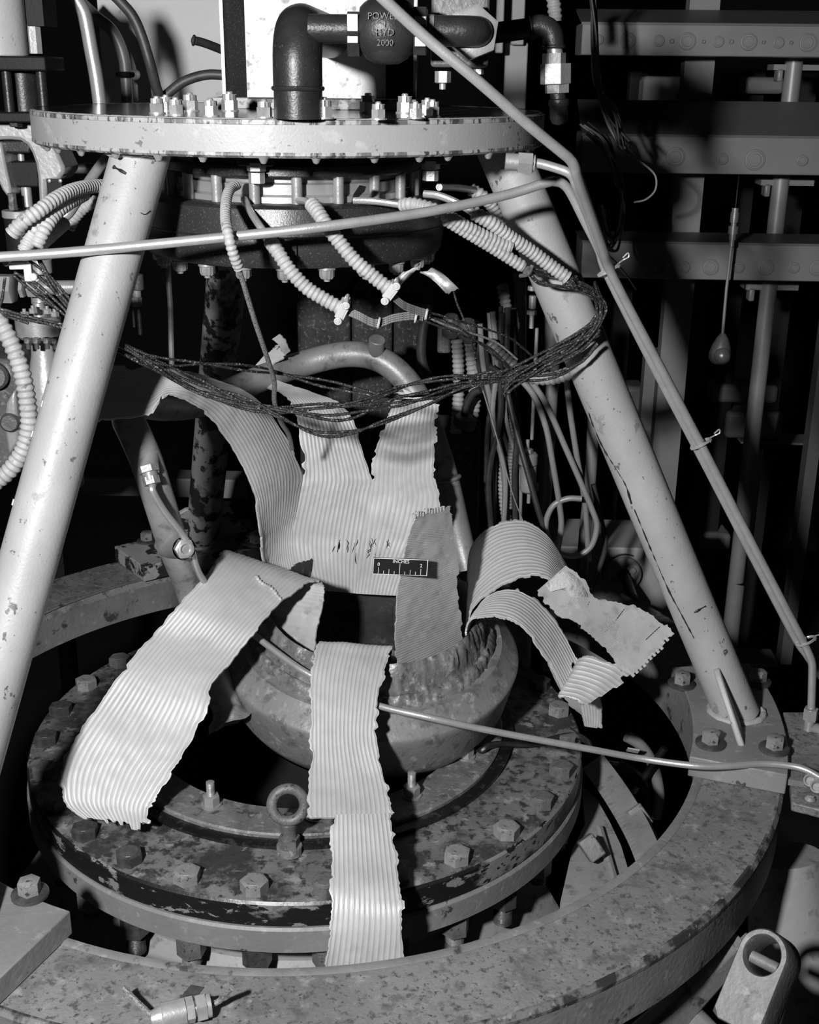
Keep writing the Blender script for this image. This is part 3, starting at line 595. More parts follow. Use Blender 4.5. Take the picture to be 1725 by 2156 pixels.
# thin tube passing behind the front strip to the right pad
D_=[(490,1292,-.045),(530,1332,-.085),(600,1386,-.122),(650,1419,-.142),(735,1462,-.158),(805,1488,-.183),(900,1510,-.197),(1000,1532,-.19),(1120,1555,-.18),(1230,1575,-.172),(1350,1597,-.165),(1440,1612,-.163),(1520,1613,-.163),(1600,1608,-.160),(1665,1612,-.158),(1700,1622,-.157),(1740,1645,-.155)]
b=MB(); b.tube(crom(pp(D_[:-6])+[PZ(x_,y_,PADZ+.0048) for x_,y_ in ((1460,1612),(1530,1613),(1600,1608),(1660,1612))]+[PZ(1700,1622,PADZ+.004),PZ(1745,1648,PADZ-.001)],8),.0042,12); tag(b.build('steel_tube',tubing),'thin bright tube running from the nozzle across to the right foot pad','tube')
# fitting at the lower end of the slanting tube + side bracket
sb=thing('side_bracket','grey bracket plate carrying a tube fitting at the right edge','bracket',PY(1690,1560,.0))
p0=PY(1650,1500,.12); 
zt=PZ(1690,1540,.055).z
c=[PZ(1650,1500,.055),PZ(1780,1500,.055),PZ(1790,1660,.055),PZ(1655,1640,.055)]
b=MB(); b.v=[q for q in c]+[q-V((0,0,.008)) for q in c]; b.f=[(3,2,1,0),(4,5,6,7)]+[(i,(i+1)%4,(i+1)%4+4,i+4) for i in range(4)]; b.mi=[0]*6; b.build('plate',ringpaint,sb)
c=[PZ(1664,1640,.045),PZ(1790,1665,.045),PZ(1790,1720,.045),PZ(1668,1690,.045)]
b=MB(); b.v=[q for q in c]+[q-V((0,0,.012)) for q in c]; b.f=[(3,2,1,0),(4,5,6,7)]+[(i,(i+1)%4,(i+1)%4+4,i+4) for i in range(4)]; b.mi=[0]*6; b.build('angle_leg',ringpaint,sb,bevel=.002)
p=PZ(1706,1683,.046); b=MB(); b.lathe([(0,.004),(.004,.0035),(.0065,.001),(.0065,0)],p,(0,0,1),16); b.box(p+V((0,0,.0042)),(.009,.001,.0006)); b.build('screw',steel,sb)
for px,py in ((1708,1647),(1722,1660)):
    p=PZ(px,py,.056); b=MB(); b.lathe([(.008,0),(.008,.008),(.006,.009),(.005,.004),(0,.004)],p,(-.3,-.5,.6),18); b.build('socket',pipe,sb)
e=PY(1709,1492,-.08); b=MB(); b.hexa(e,(0,0,-1),.009,.016,ch=.1); b.cyl(e-V((0,0,.014)),e-V((0,0,.03)),.0065); b.cyl(e-V((-.001,0,.026)),e-V((-.02,0,.03)),.0065); b.hexa(e+V((.012,0,-.03)),(1,0,0),.008,.01); b.build('elbow_fitting',steel,sb)
# ================================================================ CORRUGATED HOSES
def hosemesh(pts,r,pitch=.0052,n=10,seg=14,amp=.16):
    pa=resample(crom(pp(pts),n),pitch/6); b=MB(); pr=(.0,.55,1,1,.55,0)
    return b.tube(pa,r,seg,rf=lambda i:r*(1-amp+amp*pr[i%6]))
def hosething(label,pts,r,mt=None,lead=None,leadmt=None,clamp=None,pitch=.0052,name='corrugated_hose'):
    t=thing(name,label,'hose',PY(*pts[0])); o=hosemesh(pts,r,pitch).build('hose_body',mt or hose,t,ang=80)
    if lead:
        b=MB(); b.tube(crom(pp(lead),8),r*.5,10); b.build('metal_lead',leadmt or tubing,t)
    if clamp:
        c=PY(*clamp); d=(c-PY(*pts[-2])).normalized(); x_,y_,z_=basis(d,(1,0,0)); b=MB()
        for s in (-1,1):
            b.box(c+y_*(s*r*.9),(r*2.9,r*.5,.006),(x_,y_,z_)); b.cyl(c+x_*(s*r*1.25)-y_*r*1.7,c+x_*(s*r*1.25)+y_*r*1.7,r*.3,seg=10)
            b.torus(c+x_*(s*r*1.25)+y_*(r*1.5),y_,r*.4,r*.18,12,6)
        b.box(c,(r*2.2,r*2.2,.010),(x_,y_,z_)); b.build('hose_clamp',whitepl,t,ang=40,bevel=.0006)
    return t
HR=.0078
hosething('pale hose falling from the band to the upper clamp over the dark hollow',[(655,428,-.19),(672,450,-.205),(690,478,-.215),(715,510,-.215),(745,546,-.215),(780,577,-.213),(805,597,-.212),(820,608,-.211)],HR,lead=[(628,422,-.145),(645,424,-.168),(660,434,-.195)],clamp=(824,611,-.211))
hosething('pale hose falling from the band to the lower clamp',[(568,506,-.2),(585,530,-.21),(610,568,-.212),(645,605,-.21),(680,628,-.208),(705,642,-.207),(720,650,-.206)],HR,lead=[(514,420,-.155),(530,450,-.18),(550,480,-.2),(570,508,-.202)],clamp=(722,650,-.206))
hosething('thin hose drooping from the band in front of the torn strips',[(500,388,-.16),(485,398,-.18),(477,420,-.21),(475,455,-.245),(480,490,-.275),(490,530,-.275),(503,565,-.265)],.0055,lead=[(503,565,-.265),(515,605,-.25),(538,680,-.22),(560,745,-.19),(577,800,-.15),(578,845,-.12),(590,885,-.09),(608,915,-.05),(615,945,-.02)],leadmt=greywire)
hosething('pale hose leaving the right of the band along the level tube',[(845,432,-.155),(870,430,-.165),(905,438,-.17),(925,446,-.168)],.0072,lead=[(745,422,-.15),(790,424,-.155),(850,432,-.158)])
hosething('upper of two close pale hoses slanting to the splice before the right leg',[(935,450,-.150),(975,474,-.14),(1015,495,-.13),(1060,515,-.12),(1078,520,-.118)],.0075)
hosething('lower of two close pale hoses slanting to the splice before the right leg',[(938,462,-.145),(985,490,-.135),(1035,520,-.125),(1080,548,-.118),(1102,562,-.115)],.0070)
hosething('long sooty hose slanting across the right leg',[(997,448,-.13),(1035,470,-.125),(1075,500,-.115),(1120,530,-.105),(1160,560,-.10),(1195,585,-.098)],.0080,lead=[(893,408,-.12),(925,412,-.125),(965,428,-.13),(1000,450,-.131)],mt=hose)
hosething('hose end disappearing behind the top of the right leg',[(990,398,.03),(1015,412,.03),(1035,432,.035),(1050,462,.04),(1062,500,.05)],.0080,mt=hose,lead=[(925,394,-.08),(960,395,-.03),(1000,400,.025)])
for pts,lab in (([(225,392,-.12),(190,393,-.15),(150,402,-.19),(115,420,-.22),(80,445,-.24),(45,470,-.25),(25,492,-.25)],'uppermost pale hose curving from behind the left leg'),
    ([(160,402,-.16),(125,430,-.2),(92,460,-.22),(70,490,-.235),(50,530,-.24)],'left hose of the pair dropping to the white clip'),
    ([(178,408,-.15),(140,430,-.19),(112,455,-.215),(92,485,-.232),(76,520,-.24)],'right hose of the pair dropping to the white clip'),
    ([(135,470,-.16),(112,490,-.19),(92,508,-.22),(80,520,-.23)],'short hose stub beside the white clip')):
    hosething(lab,pts,.0075)
hosething('dark-shadowed hose looping behind the left leg',[(205,422,.02),(180,435,.02),(160,455,.02),(145,480,.02)],.0075)
hosething('long thick pale hose curving down the left edge',[(-30,640,-.2),(0,680,-.2),(25,725,-.2),(45,780,-.2),(57,840,-.2),(61,895,-.2),(50,945,-.2),(25,985,-.2),(0,1008,-.2),(-30,1030,-.2)],.0098,pitch=.0072)
tubething('steel_tube','bent bright tube between the hoses and the left leg','tube',[(240,315,.0),(215,345,-.02),(190,380,-.04),(160,425,-.06),(140,452,-.07),(110,468,-.07),(80,480,-.07)],.0062)
cl=thing('cable_clip','white cable clip bunching the left hose ends','clip',PY(40,572,-.25)); c=PY(42,560,-.25)
b=MB(); b.box(c,(.020,.008,.006),basis((0,0,1),(1,.2,-.4))); b.cyl(c+V((-.012,0,.004)),c+V((-.012,-.006,.004)),.004,seg=12); b.cyl(c+V((.014,0,-.010)),c+V((.014,-.006,-.010)),.004,seg=12); b.box(c+V((.008,0,-.006)),(.008,.006,.018)); b.build('clip_body',whitepl,cl,bevel=.001)
# ================================================================ SCORCHED WIRES
def wires(t,name,base,n,r,spread,seed,mt=None,step=.004):
    """n twisted strands following a base run"""
    rnd=random.Random(seed); path=resample(crom(pp(base),10),step)
    for k in range(n):
        ph=rnd.uniform(0,6.28); fr=rnd.uniform(14,30); s=spread*rnd.uniform(.5,1.2); b=MB(); pa=[]
        for i,q in enumerate(path):
            a=ph+i*step*fr; e=min(1,i/6,(len(path)-1-i)/6)*.6+.4
            pa.append(q+V((math.sin(a*.7)*s*.5,math.cos(a)*s*.6,math.sin(a)*s))*e+V((0,0,noise.noise(q*14+V((k*5,seed,0)))*s*1.6)))
        b.tube(pa,r,6,rf=lambda i:r*(1+.35*noise.noise(pa[i]*500)))
        b.build(name,mt or burnt,t,ang=80)
har=thing('wire_harness','scorched wire harness swagged from the left leg across the torn strips to the right leg','wires',PY(640,870,-.2))
wires(har,'wire',[(30,585,-.25),(100,635,-.25),(165,680,-.25),(230,715,-.245),(300,755,-.23),(375,800,-.21),(450,833,-.2),(560,862,-.19),(680,872,-.18),(790,855,-.16),(880,838,-.14),(960,820,-.12),(1060,785,-.1),(1140,745,-.09),(1200,715,-.085),(1250,680,-.08)],3,.0017,.0055,1)
wires(har,'wire',[(60,560,-.25),(120,618,-.25),(175,672,-.25),(235,713,-.245),(310,745,-.23),(400,790,-.21),(500,845,-.2),(600,885,-.19),(690,905,-.18),(800,890,-.16),(890,862,-.14),(980,820,-.12),(1080,790,-.1),(1170,762,-.09),(1225,740,-.085),(1262,700,-.08)],2,.0017,.0055,2)
wires(har,'wire',[(80,545,-.25),(110,600,-.25),(170,668,-.25),(240,716,-.245),(330,755,-.23),(430,765,-.2),(520,775,-.17),(600,787,-.13),(700,808,-.12),(800,830,-.12),(900,835,-.12),(1010,795,-.1),(1100,775,-.09),(1190,745,-.085),(1255,668,-.08)],2,.0016,.0045,3)
wires(har,'wire',[(0,655,-.25),(50,675,-.25),(110,688,-.25),(180,705,-.25),(240,718,-.245),(320,765,-.23),(400,812,-.21),(520,848,-.2),(640,858,-.18),(760,850,-.16),(860,818,-.13),(950,800,-.12),(1050,790,-.1),(1150,790,-.09),(1220,755,-.085),(1258,720,-.08)],2,.0016,.0045,4)
wires(har,'wire',[(10,580,-.25),(5,620,-.25),(2,652,-.25),(60,678,-.25)],1,.0016,.002,5)
wires(har,'wire',[(1250,600,-.09),(1262,640,-.082),(1255,690,-.08),(1215,730,-.085),(1150,760,-.09),(1085,800,-.1),(1060,822,-.1),(1075,795,-.1),(1120,765,-.09),(1170,730,-.088),(1235,700,-.083),(1262,660,-.08)],3,.0017,.0055,6)
wires(har,'wire',[(1110,570,-.11),(1135,600,-.105),(1180,608,-.1),(1230,620,-.09),(1270,645,-.08)],3,.0015,.004,7)
wires(har,'wire',[(1190,588,-.098),(1225,600,-.09),(1255,620,-.085),(1275,650,-.08),(1260,690,-.08)],4,.0015,.006,8)
wires(har,'wire',[(1105,568,-.11),(1150,575,-.1),(1200,590,-.09),(1250,612,-.085),(1270,640,-.08)],2,.0014,.004,9)
wires(har,'wire',[(890,668,-.17),(960,695,-.15),(1030,730,-.12),(1075,770,-.1),(1090,800,-.1)],2,.0012,.003,10)
wires(har,'wire',[(905,662,-.17),(1000,682,-.14),(1070,705,-.12),(1105,735,-.1),(1125,755,-.09)],1,.0012,.002,11)
fl=thing('flat_cable','pale ribbon cable sagging from the two hose clamps to the splice','cable',PY(800,670,-.2))
for pts in ([(730,655,-.205),(755,665,-.205),(780,678,-.2),(798,681,-.197),(830,670,-.19),(870,665,-.18),(890,668,-.175)],[(828,625,-.21),(850,643,-.2),(880,655,-.185),(905,662,-.175)]):
    path=resample(crom(pp(pts),8),.004)
    for k in range(4):
        b=MB(); b.tube([q+V((0,.0006*k,(k-1.5)*.0021)) for q in path],.00115,6); b.build('strand',greywire,fl)
for px,py,Y in ((798,680,-.198),(876,668,-.18),(898,662,-.178)):
    b=MB(); c=PY(px,py,Y); b.torus(c,(1,0,-.2),.0052,.0013,14,6); b.build('lacing',whitepl,fl)
wires(fl,'strand',[(890,665,-.175),(960,690,-.15),(1040,715,-.12),(1090,760,-.1)],1,.0013,.002,12,greywire)
# splice of wires at hose ends on the right, and at the left
for nm,cx_,cy_,Y,lab in (('wire_splice',1108,570,-.112,'lumpy taped wire splice at the hose ends before the right leg'),('wire_splice',1200,592,-.096,'sooty wire splice at the tip of the long hose on the right leg')):
    b=MB(); c=PY(cx_,cy_,Y); rn=random.Random(cx_)
    for k in range(7):
        d=V((rn.uniform(-1,1),rn.uniform(-.6,.2),rn.uniform(-1,1)))*.008; b.tube(crom([c-d,c+V((rn.uniform(-.004,.004),-.004,rn.uniform(-.004,.004))),c+d],5),.0022,8)
    tag(b.build(nm,hosedark if cx_<1150 else burnt),lab,'wire splice')
# small broken conduit pieces hanging below the injector
def chute(name,label,pts,wd,mt):
    b=MB(); P_=pp(pts)
    vs=[];n=len(P_)
    for i,q in enumerate(P_):
        for k in range(7):
            a=math.pi*(k/6)+.3; vs.append(q+V((math.cos(a)*wd,-abs(math.sin(a))*wd*.5,math.cos(a)*wd*.4+noise.noise(q*90+V((k,0,0)))*.003)))
    for i in range(n-1):
        for k in range(6): b.f.append((i*7+k,i*7+k+1,(i+1)*7+k+1,(i+1)*7+k)); b.mi.append(0)
    b.v=vs; o=b.build(name,mt); s=o.modifiers.new('thick','SOLIDIFY'); s.thickness=.0015
    return tag(o,label,'debris')
chute('torn_conduit','torn split conduit hanging right of the lower hose clamps',[(898,568,-.12),(915,577,-.12),(935,592,-.125),(955,612,-.13)],.007,pipe)
chute('torn_fragment','torn ribbed scrap hanging behind the upper hose clamp',[(868,566,-.13),(850,580,-.13),(832,600,-.13),(822,612,-.13)],.009,petalin)
tubething('thin_wire','thin dark wire dangling from the torn conduit','wire',[(955,612,-.13),(963,640,-.13),(975,668,-.13),(990,710,-.13),(1003,760,-.11)],.0012,burnt)
tubething('thin_wire','fine bright wire falling straight to the top of the right curl','wire',[(1000,770,-.1),(1010,800,-.09),(1035,880,-.06),(1060,970,-.03),(1080,1040,-.01),(1102,1098,.04)],.0008,steel)
tubething('thin_wire','curly fine wire end beside the paired tubes below the upper tie','wire',[(1272,530,-.15),(1295,550,-.13),(1320,580,-.1),(1340,610,-.08)],.0009,greywire)
petal('torn_strip',[[(574,714,.205),(590,703,.20)],[(588,727,.20),(603,718,.195)],[(600,747,.207),(613,738,.202)]],4,inner=1,nv=16,seed=41,tipjag=.001,jag=.001,label='tiny curled scrap at the tip of the middle rear strip')
# soot strokes low on the rear strips
rn=random.Random(44); b=MB()
for k in range(26):
    x=rn.choice((rn.uniform(700,745),rn.uniform(745,790),rn.uniform(770,830))); y=rn.uniform(1140,1170); h=rn.uniform(8,26)
    for sd in (5,8):
        pa=onpetal(sd,[(x,y),(x-1,y+h*.5),(x-2,y+h)],.0004)
        if len(pa)==3: b.tube(pa,.0007,5,rf=lambda i:.0008 if i==1 else .0003); break
tag(b.build('soot_marks',black,STRIP[5]),kind='stuff')
# ================================================================ ABOVE THE PLATE
col=thing('box_column','square column, front coloured flash-bright and chamfered sides coloured darker, rising from the plate','column',V((.0,.1,PT)))
ya=.02; xa,xb=PY(518,120,ya).x,PY(813,120,ya).x; ch=.030
xl,xr=xa-ch,xb+ch
cw=mat('column_flash_bright_face',.54,.5,.1,[(.44,30,.5,.12),(.2,80,.62,.04)],.2,200);  # front face coloured bright as the flash lights it, chamfers coloured darker
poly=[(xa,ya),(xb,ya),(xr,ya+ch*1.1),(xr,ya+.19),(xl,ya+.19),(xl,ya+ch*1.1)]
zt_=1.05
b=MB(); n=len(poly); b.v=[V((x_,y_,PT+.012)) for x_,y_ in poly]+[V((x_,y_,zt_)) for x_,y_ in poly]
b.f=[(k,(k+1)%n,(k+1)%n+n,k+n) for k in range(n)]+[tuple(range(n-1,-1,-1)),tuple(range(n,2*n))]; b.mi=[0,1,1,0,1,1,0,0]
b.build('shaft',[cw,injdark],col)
b=MB(); b.box(((xl+xr)/2,ya+.09,PT+.006),(xr-xl+.012,.24,.012)); b.build('base_flange',chipped,col,bevel=.001)
for x_ in (xl-.002,xr+.002):
    b=MB(); b.box((x_,ya+ch*1.1,(PT+zt_)/2+.006),(.004,.008,zt_-PT-.012)); b.build('edge_strip',pipe,col)
# elbow riser
el=thing('riser_elbow','dark welded pipe elbow rising from the front of the plate','pipe',PY(627,250,-.285))
p0=PY(629,251,-.285); p0.z=PT; rr=m(p0,51); zt2=PY(628,60,-.285).z-.030
b=MB(); b.lathe([(0,0),(rr,0),(rr,PY(628,185,-.285).z-PT)],p0,(0,0,1),36); b.build('nipple',darkmetal,el)
wz=PY(628,186,-.285).z; b=MB(); b.torus(V((p0.x,p0.y,wz)),(0,0,1),rr,.0022,40,8); o=b.build('weld_bead',darkmetal,el)
b=MB(); R_=.030; pts=[V((p0.x,p0.y,wz)),V((p0.x,p0.y,zt2-.01))]+[V((p0.x,p0.y+R_*(1-math.cos(t*math.pi/16)),zt2+R_*math.sin(t*math.pi/16))) for t in range(0,9)]+[V((p0.x,p0.y+R_+.25,zt2+R_))]
b.tube(pts,rr*1.01,32); b.build('elbow',darkmetal,el,ang=60)
# check valve
vy=-.285; vc=PY(815,62,vy); val=thing('check_valve','dark cast check valve body between two bright hexagon ends, lettered POWELL HYD 2000','valve',vc)
X1=V((1,0,0)); k_=m(vc,1)
b=MB(); a=PY(690,62,vy); b.cyl(V((p0.x+rr*.5,vy,vc.z)),V((PY(738,62,vy).x,vy,vc.z)),k_*29,seg=28); b.build('nipple',castiron,val)
hx=.5*k_*88/ .866
b=MB(); b.hexa(V((PY(734,62,vy).x,vy,PY(734,72,vy).z)),X1,k_*50,k_*27,rot=0,ch=.08); b.build('hex_end',[castiron],val)
b=MB(); b.hexa(V((PY(872,62,vy).x,vy,PY(872,66,vy).z)),X1,k_*54,k_*28,rot=0,ch=.08); b.build('hex_end',[castiron],val)
for x0,x1,ya_,yb_ in ((735,758,33,90),(875,899,38,97)):
    b=MB(); q=PY((x0+x1)/2,(ya_+yb_)/2,vy); b.box(V((q.x,vy-k_*45.5,q.z)),((x1-x0)*k_,k_*3,(yb_-ya_)*k_)); b.build('bright_flat',steel,val,bevel=.0006)
b=MB(); pr=[(44,-56),(52,-48),(60,-36),(66,-18),(68,0),(66,18),(60,36),(52,48),(44,56)]
b.lathe([(r*k_,h*k_) for r,h in pr],vc,X1,40); b.lathe([(k_*40,0),(k_*40,k_*130)],vc,(0,0,1),28); b.lathe([(0,-k_*70),(k_*24,-k_*68),(k_*44,-k_*58),(k_*54,-k_*40),(k_*54,0)],vc,(0,0,1),28); vbody=b.build('body',castiron,val,ang=60)
for t_,py_,sz in (('POWELL',37,15),('1',53,15),('HYD',71,15),('2000',92,14)):
    q=PY(815,py_,vy-.0005); q.y=vy-k_*(66.5-abs(py_-60)*.09); 
    dz=abs(py_-62)/68; q.y=vy-k_*68*math.sqrt(max(.2,1-dz*dz))-.0004
    textmesh(t_,sz*k_*1.25,.0014,q,(1,0,0),(0,-.55*(62-py_)/62*-1 if 0 else 0,1),castiron,vbody,name='raised_lettering')
b=MB(); a=V((PY(900,65,vy).x,vy,PY(900,65,vy).z)); b.tube([a+X1*(k_*1.3*i) for i in range(12)],k_*31,28,rf=lambda i:k_*(33 if i%2 else 30.5)); b.build('pipe_thread',steel,val)
b=MB(); c0=a+X1*k_*14; pts=[c0,c0+X1*k_*60]+[c0+X1*(k_*60+k_*34*math.sin(t*math.pi/12))+V((0,k_*34*(1-math.cos(t*math.pi/12)),0)) for t in range(1,7)]+[c0+X1*(k_*94)+V((0,k_*60,0))]
b.tube(pts,k_*31,28); b.build('street_elbow',castiron,val,ang=60)
# regulator block behind the street elbow
blk=thing('regulator_block','grey block with a big bright hexagon nut behind the street elbow','regulator',PY(968,110,-.21))
b=MB(); PBOX(b,908,-40,1031,142,-.245,.10); b.build('block',roughcast,blk,bevel=.003)
b=MB(); c=PY(994,71,-.262); b.hexa(c,(.1,-1,.12),m(c,56),.012,rot=22,ch=.1); b.build('hex_nut',steel,blk)
for px,py,n_ in ((933,150,17),(1008,141,11)):
    q=PY(px,py,-.225); b=MB(); b.hexa(q,(0,0,-1),m(q,n_),m(q,n_*1.4)); 
    if n_>12: b.cyl(q-V((0,0,.008)),q-V((0,0,m(q,36))),m(q,7))
    b.build('hex_bolt',steel,blk)
b=MB(); q=PY(1000,18,-.21); b.hexa(q,(0,0,1),m(q,22),.012); b.cyl(q,q+V((0,0,.05)),m(q,13)); b.build('gland_nut',steel,blk)
# pipe run on the right of the plate
pr_=thing('union_pipe','dark pipe with elbow and brass-like union dropping past the plate rim','pipe',PY(1165,150,-.1))
Y1=-.10; P1=PY(1000,75,Y1); q1=PY(1160,50,Y1); k1=m(q1,1)
b=MB(); b.cyl(P1,PY(1128,58,Y1),k1*21,seg=24); b.build('run',castiron,pr_)
b=MB(); b.tube(crom(pp([(1118,59,Y1),(1140,55,Y1),(1160,66,Y1),(1165,88,Y1),(1166,102,Y1)]),5),k1*23,24); b.torus(PY(1119,59,Y1),(1,0,.1),k1*22,k1*4,24,8); b.torus(PY(1166,98,Y1),(0,0,1),k1*22,k1*4,24,8); b.build('elbow',castiron,pr_,ang=60)
dz=V((.05,0,-1)).normalized()
b=MB(); b.cyl(PY(1166,92,Y1),PY(1170,118,Y1),k1*17,seg=20); b.build('close_nipple',steel,pr_)
b=MB(); b.hexa(PY(1167,112,Y1),dz,k1*25,k1*24,ch=.1); b.hexa(PY(1170,134,Y1),dz,k1*33,k1*42,ch=.1,rot=15); b.hexa(PY(1173,174,Y1),dz,k1*27,k1*22,ch=.1,rot=25); b.build('union',pipe,pr_)
b=MB(); b.cyl(PY(1173,190,Y1),PY(1177,216,Y1),k1*17,seg=20); b.lathe([(k1*17,0),(k1*22,k1*2),(k1*23,k1*12),(k1*20,k1*16),(k1*19.5,k1*40),(k1*15,k1*50),(0,k1*55)],PY(1177,208,Y1),dz,24); b.build('end_cap',castiron,pr_,ang=60)
# ================================================================ BACK WALL PANEL and tubes, upper left
pan=thing('wall_panel','pale flat panel standing behind the plate at upper left','panel',PY(340,330,.75))
b=MB(); PBOX(b,212,-120,520,330,.75,.02); b.build('panel_sheet',panelm,pan)
tubething('steel_tube','bright bent tube dropping behind the left end of the plate','tube',[(150,-20,.18),(162,0,.18),(176,25,.18),(184,60,.18),(192,105,.18),(203,165,.18),(211,230,.18),(214,300,.18)],.0090)
cp=thing('clamped_conduit','out of focus conduit bending down the panel with a strap clamp','conduit',PY(262,200,.6))
b=MB(); b.tube(crom(pp([(170,5,.6),(205,38,.6),(232,60,.6),(250,90,.6),(261,125,.6),(265,160,.6),(268,215,.6),(270,330,.6)]),8),.0095,14); b.build('conduit_run',dullpipe,cp)
c=PY(265,157,.59); b=MB(); b.torus(c,(0,0,1),.0115,.0045,20,8); b.build('strap',black,cp); b=MB(); c=PY(285,157,.59); b.lathe([(0,.003),(.006,.002),(.008,0)],c,(0,-1,0),14); b.build('strap_screw',whitepl,cp)
tubething('rubber_hose','dark rubber hose running down to the plate nuts','hose',[(235,-15,.05),(255,5,.05),(280,35,.05),(298,75,.05),(315,130,.05),(328,180,.06),(338,218,.07),(338,300,.09)],.0062,rubber)
tubething('rubber_hose','dark rubber hose arching from the column foot to the plate nuts','hose',[(470,158,.08),(440,157,.08),(410,163,.08),(380,176,.08),(350,200,.08),(330,218,.08),(325,235,.08)],.0058,rubber)
b=MB(); b.tube(crom(pp([(408,85,.08),(425,89,.09),(445,96,.10),(470,106,.12)]),6),.0052,12); b.torus(PY(408,85,.08),V((1,.1,-.2)),.0048,.0018,16,8); tag(b.build('hose_stub',rubber),'short dark open ended hose stub left of the column','hose')
# ================================================================ LEFT EDGE: actuator on a yoked valve
act=thing('valve_actuator','white cylinder actuator with black plates and tie rods at the left edge','actuator',PY(40,250,.05))
Ya=.06
def vcyl(mb,px,y0,y1,Y,rp,bev=.001,seg=28,r2=None):
    a=PY(px,y0,Y); b_=PY(px,y1,Y); r=m(a,rp); return mb.cyl(V((b_.x,Y,b_.z)),V((b_.x,Y,a.z)),r,m(a,r2) if r2 else None,seg=seg,bev=bev)
b=MB(); vcyl(b,0,-60,118,Ya,60); b.build('cylinder',paint,act)
b=MB(); q=PY(74,55,Ya-.02); b.hexa(V((PY(76,113,Ya-.02).x,Ya-.02,PY(76,113,Ya-.02).z)),(0,0,1),m(q,14),m(q,58),ch=.02); b.build('hex_standoff',casting,act)
b=MB(); PBOX(b,52,-60,88,55,Ya-.03,.05); b.build('head_block',black,act)
b=MB(); PBOX(b,-60,118,96,149,Ya-.05,.07); b.build('upper_plate',black,act,bevel=.002)
b=MB(); vcyl(b,55,148,237,Ya,34); b.build('piston_barrel',darkmetal,act)
for px in (21,93): b=MB(); vcyl(b,px,148,238,Ya-.035,10); b.build('tie_rod',darkmetal,act)
b=MB(); vcyl(b,84,148,238,Ya+.01,4); b.build('tie_rod',casting,act)
b=MB(); PBOX(b,-60,236,88,258,Ya-.05,.07); b.build('lower_plate',black,act,bevel=.002)
b=MB(); q=PY(33,257,Ya-.035); b.hexa(q,(0,0,-1),m(q,14),m(q,10)); b.build('hex_nut',darkmetal,act)
yk=thing('valve_yoke','silver cast yoke with arched opening below the black actuator plates','valve yoke',PY(60,450,.06))
def plan(mb,pts,Y,th):
    """silhouette of a casting with real thickness"""
    P_=[PY(x_,y_,Y) for x_,y_ in pts]; n=len(P_); mb.add(P_+[q+V((0,th,0)) for q in P_],[tuple(range(n)),tuple(range(2*n-1,n-1,-1))]+[(i,i+n,(i+1)%n+n,(i+1)%n) for i in range(n)]); return mb
b=MB(); plan(b,[(-60,258),(80,258),(92,280),(108,300),(120,318),(127,335),(134,350),(137,362),(128,372),(126,380),(98,384),(97,440),(82,440),(80,400),(78,370),(74,345),(66,322),(56,305),(42,296),(22,294),(4,294),(-60,300)],.045,.06); b.build('yoke_casting',casting,yk,bevel=.006)
b=MB(); plan(b,[(-40,300),(2,300),(8,330),(14,360),(22,395),(24,410),(16,416),(4,400),(-10,370),(-40,350)],.04,.05); b.build('yoke_arm',casting,yk,bevel=.005)
b=MB(); PBOX(b,4,296,62,322,.05,.04); b.build('packing_block',darkmetal,yk,bevel=.002)
b=MB(); PBOX(b,18,340,80,394,.06,.04); b.build('stem_clamp',black,yk,bevel=.002)
b=MB(); vcyl(b,58,290,470,.075,7); vcyl(b,59,392,436,.07,11); b.build('stem',steel,yk)
b=MB(); PBOX(b,99,377,131,412,.035,.004); b.build('name_plate',black,yk)
for k,px in enumerate((104,127)): b=MB(); q=PY(px,381,.033); b.lathe([(0,.002),(.0018,.0015),(.0025,0)],q,(0,-1,0),10); b.build('rivet',steel,yk)
b=MB(); vcyl(b,40,442,458,.06,34); b.build('bonnet_flange',casting,yk)
b=MB(); q=PY(28,442,.03); b.hexa(q,(0,0,1),m(q,10),m(q,11)); b.hexa(q+V((0,0,.006)),(0,0,1),m(q,9),m(q,24)); b.build('bonnet_nut',roughcast,yk)
vb=thing('flanged_valve','chrome flanged valve with side pipe behind the left leg','valve',PY(85,800,.05))
b=MB(); vcyl(b,62,458,545,.07,44); b.build('bonnet',darkmetal,vb)
b=MB(); vcyl(b,85,545,575,.06,26); vcyl(b,85,575,640,.07,18); b.build('neck',steel,vb)
b=MB(); vcyl(b,84,636,668,.06,16,r2=12); vcyl(b,84,664,710,.06,48,bev=.004,seg=40); b.build('flange',steel,vb)
for px,py in ((52,662),(70,655),(100,656),(116,662)):
    b=MB(); q=PY(px,py+4,.03); b.hexa(q,(0,0,1),m(q,9),m(q,10)); b.cyl(q,q+V((0,0,m(q,16))),m(q,4)); b.build('flange_nut',steel,vb)
for px in (58,76,98,116):
    b=MB(); q=PY(px,711,.03); b.hexa(q,(0,0,-1),m(q,9),m(q,12)); b.cyl(q,q-V((0,0,m(q,24))),m(q,5)); b.build('flange_bolt',roughcast,vb)
b=MB(); q=PY(84,712,.06); k_=m(q,1); b.lathe([(k_*24,0),(k_*27,-k_*40),(k_*34,-k_*70),(k_*46,-k_*130),(k_*60,-k_*260),(k_*60,-k_*330)],V((q.x,.07,q.z)),(0,0,1),32); b.build('body',casting,vb)
b=MB(); b.cyl(PY(60,606,.05),PY(240,604,.05),m(PY(100,606,.05),15),seg=20); b.build('side_pipe',steel,vb)
for x0,x1,n_ in ((-20,30,32),(44,52,20),(60,84,19)):
    b=MB(); q=PY(x0,607,.05); b.hexa(q,(1,0,0),m(q,n_),m(q,x1-x0),ch=.06); b.build('pipe_nut',casting,vb)
gc=thing('rough_casting','rough grey bossed casting at the far left behind the thick hose','casting',PY(20,900,.02))
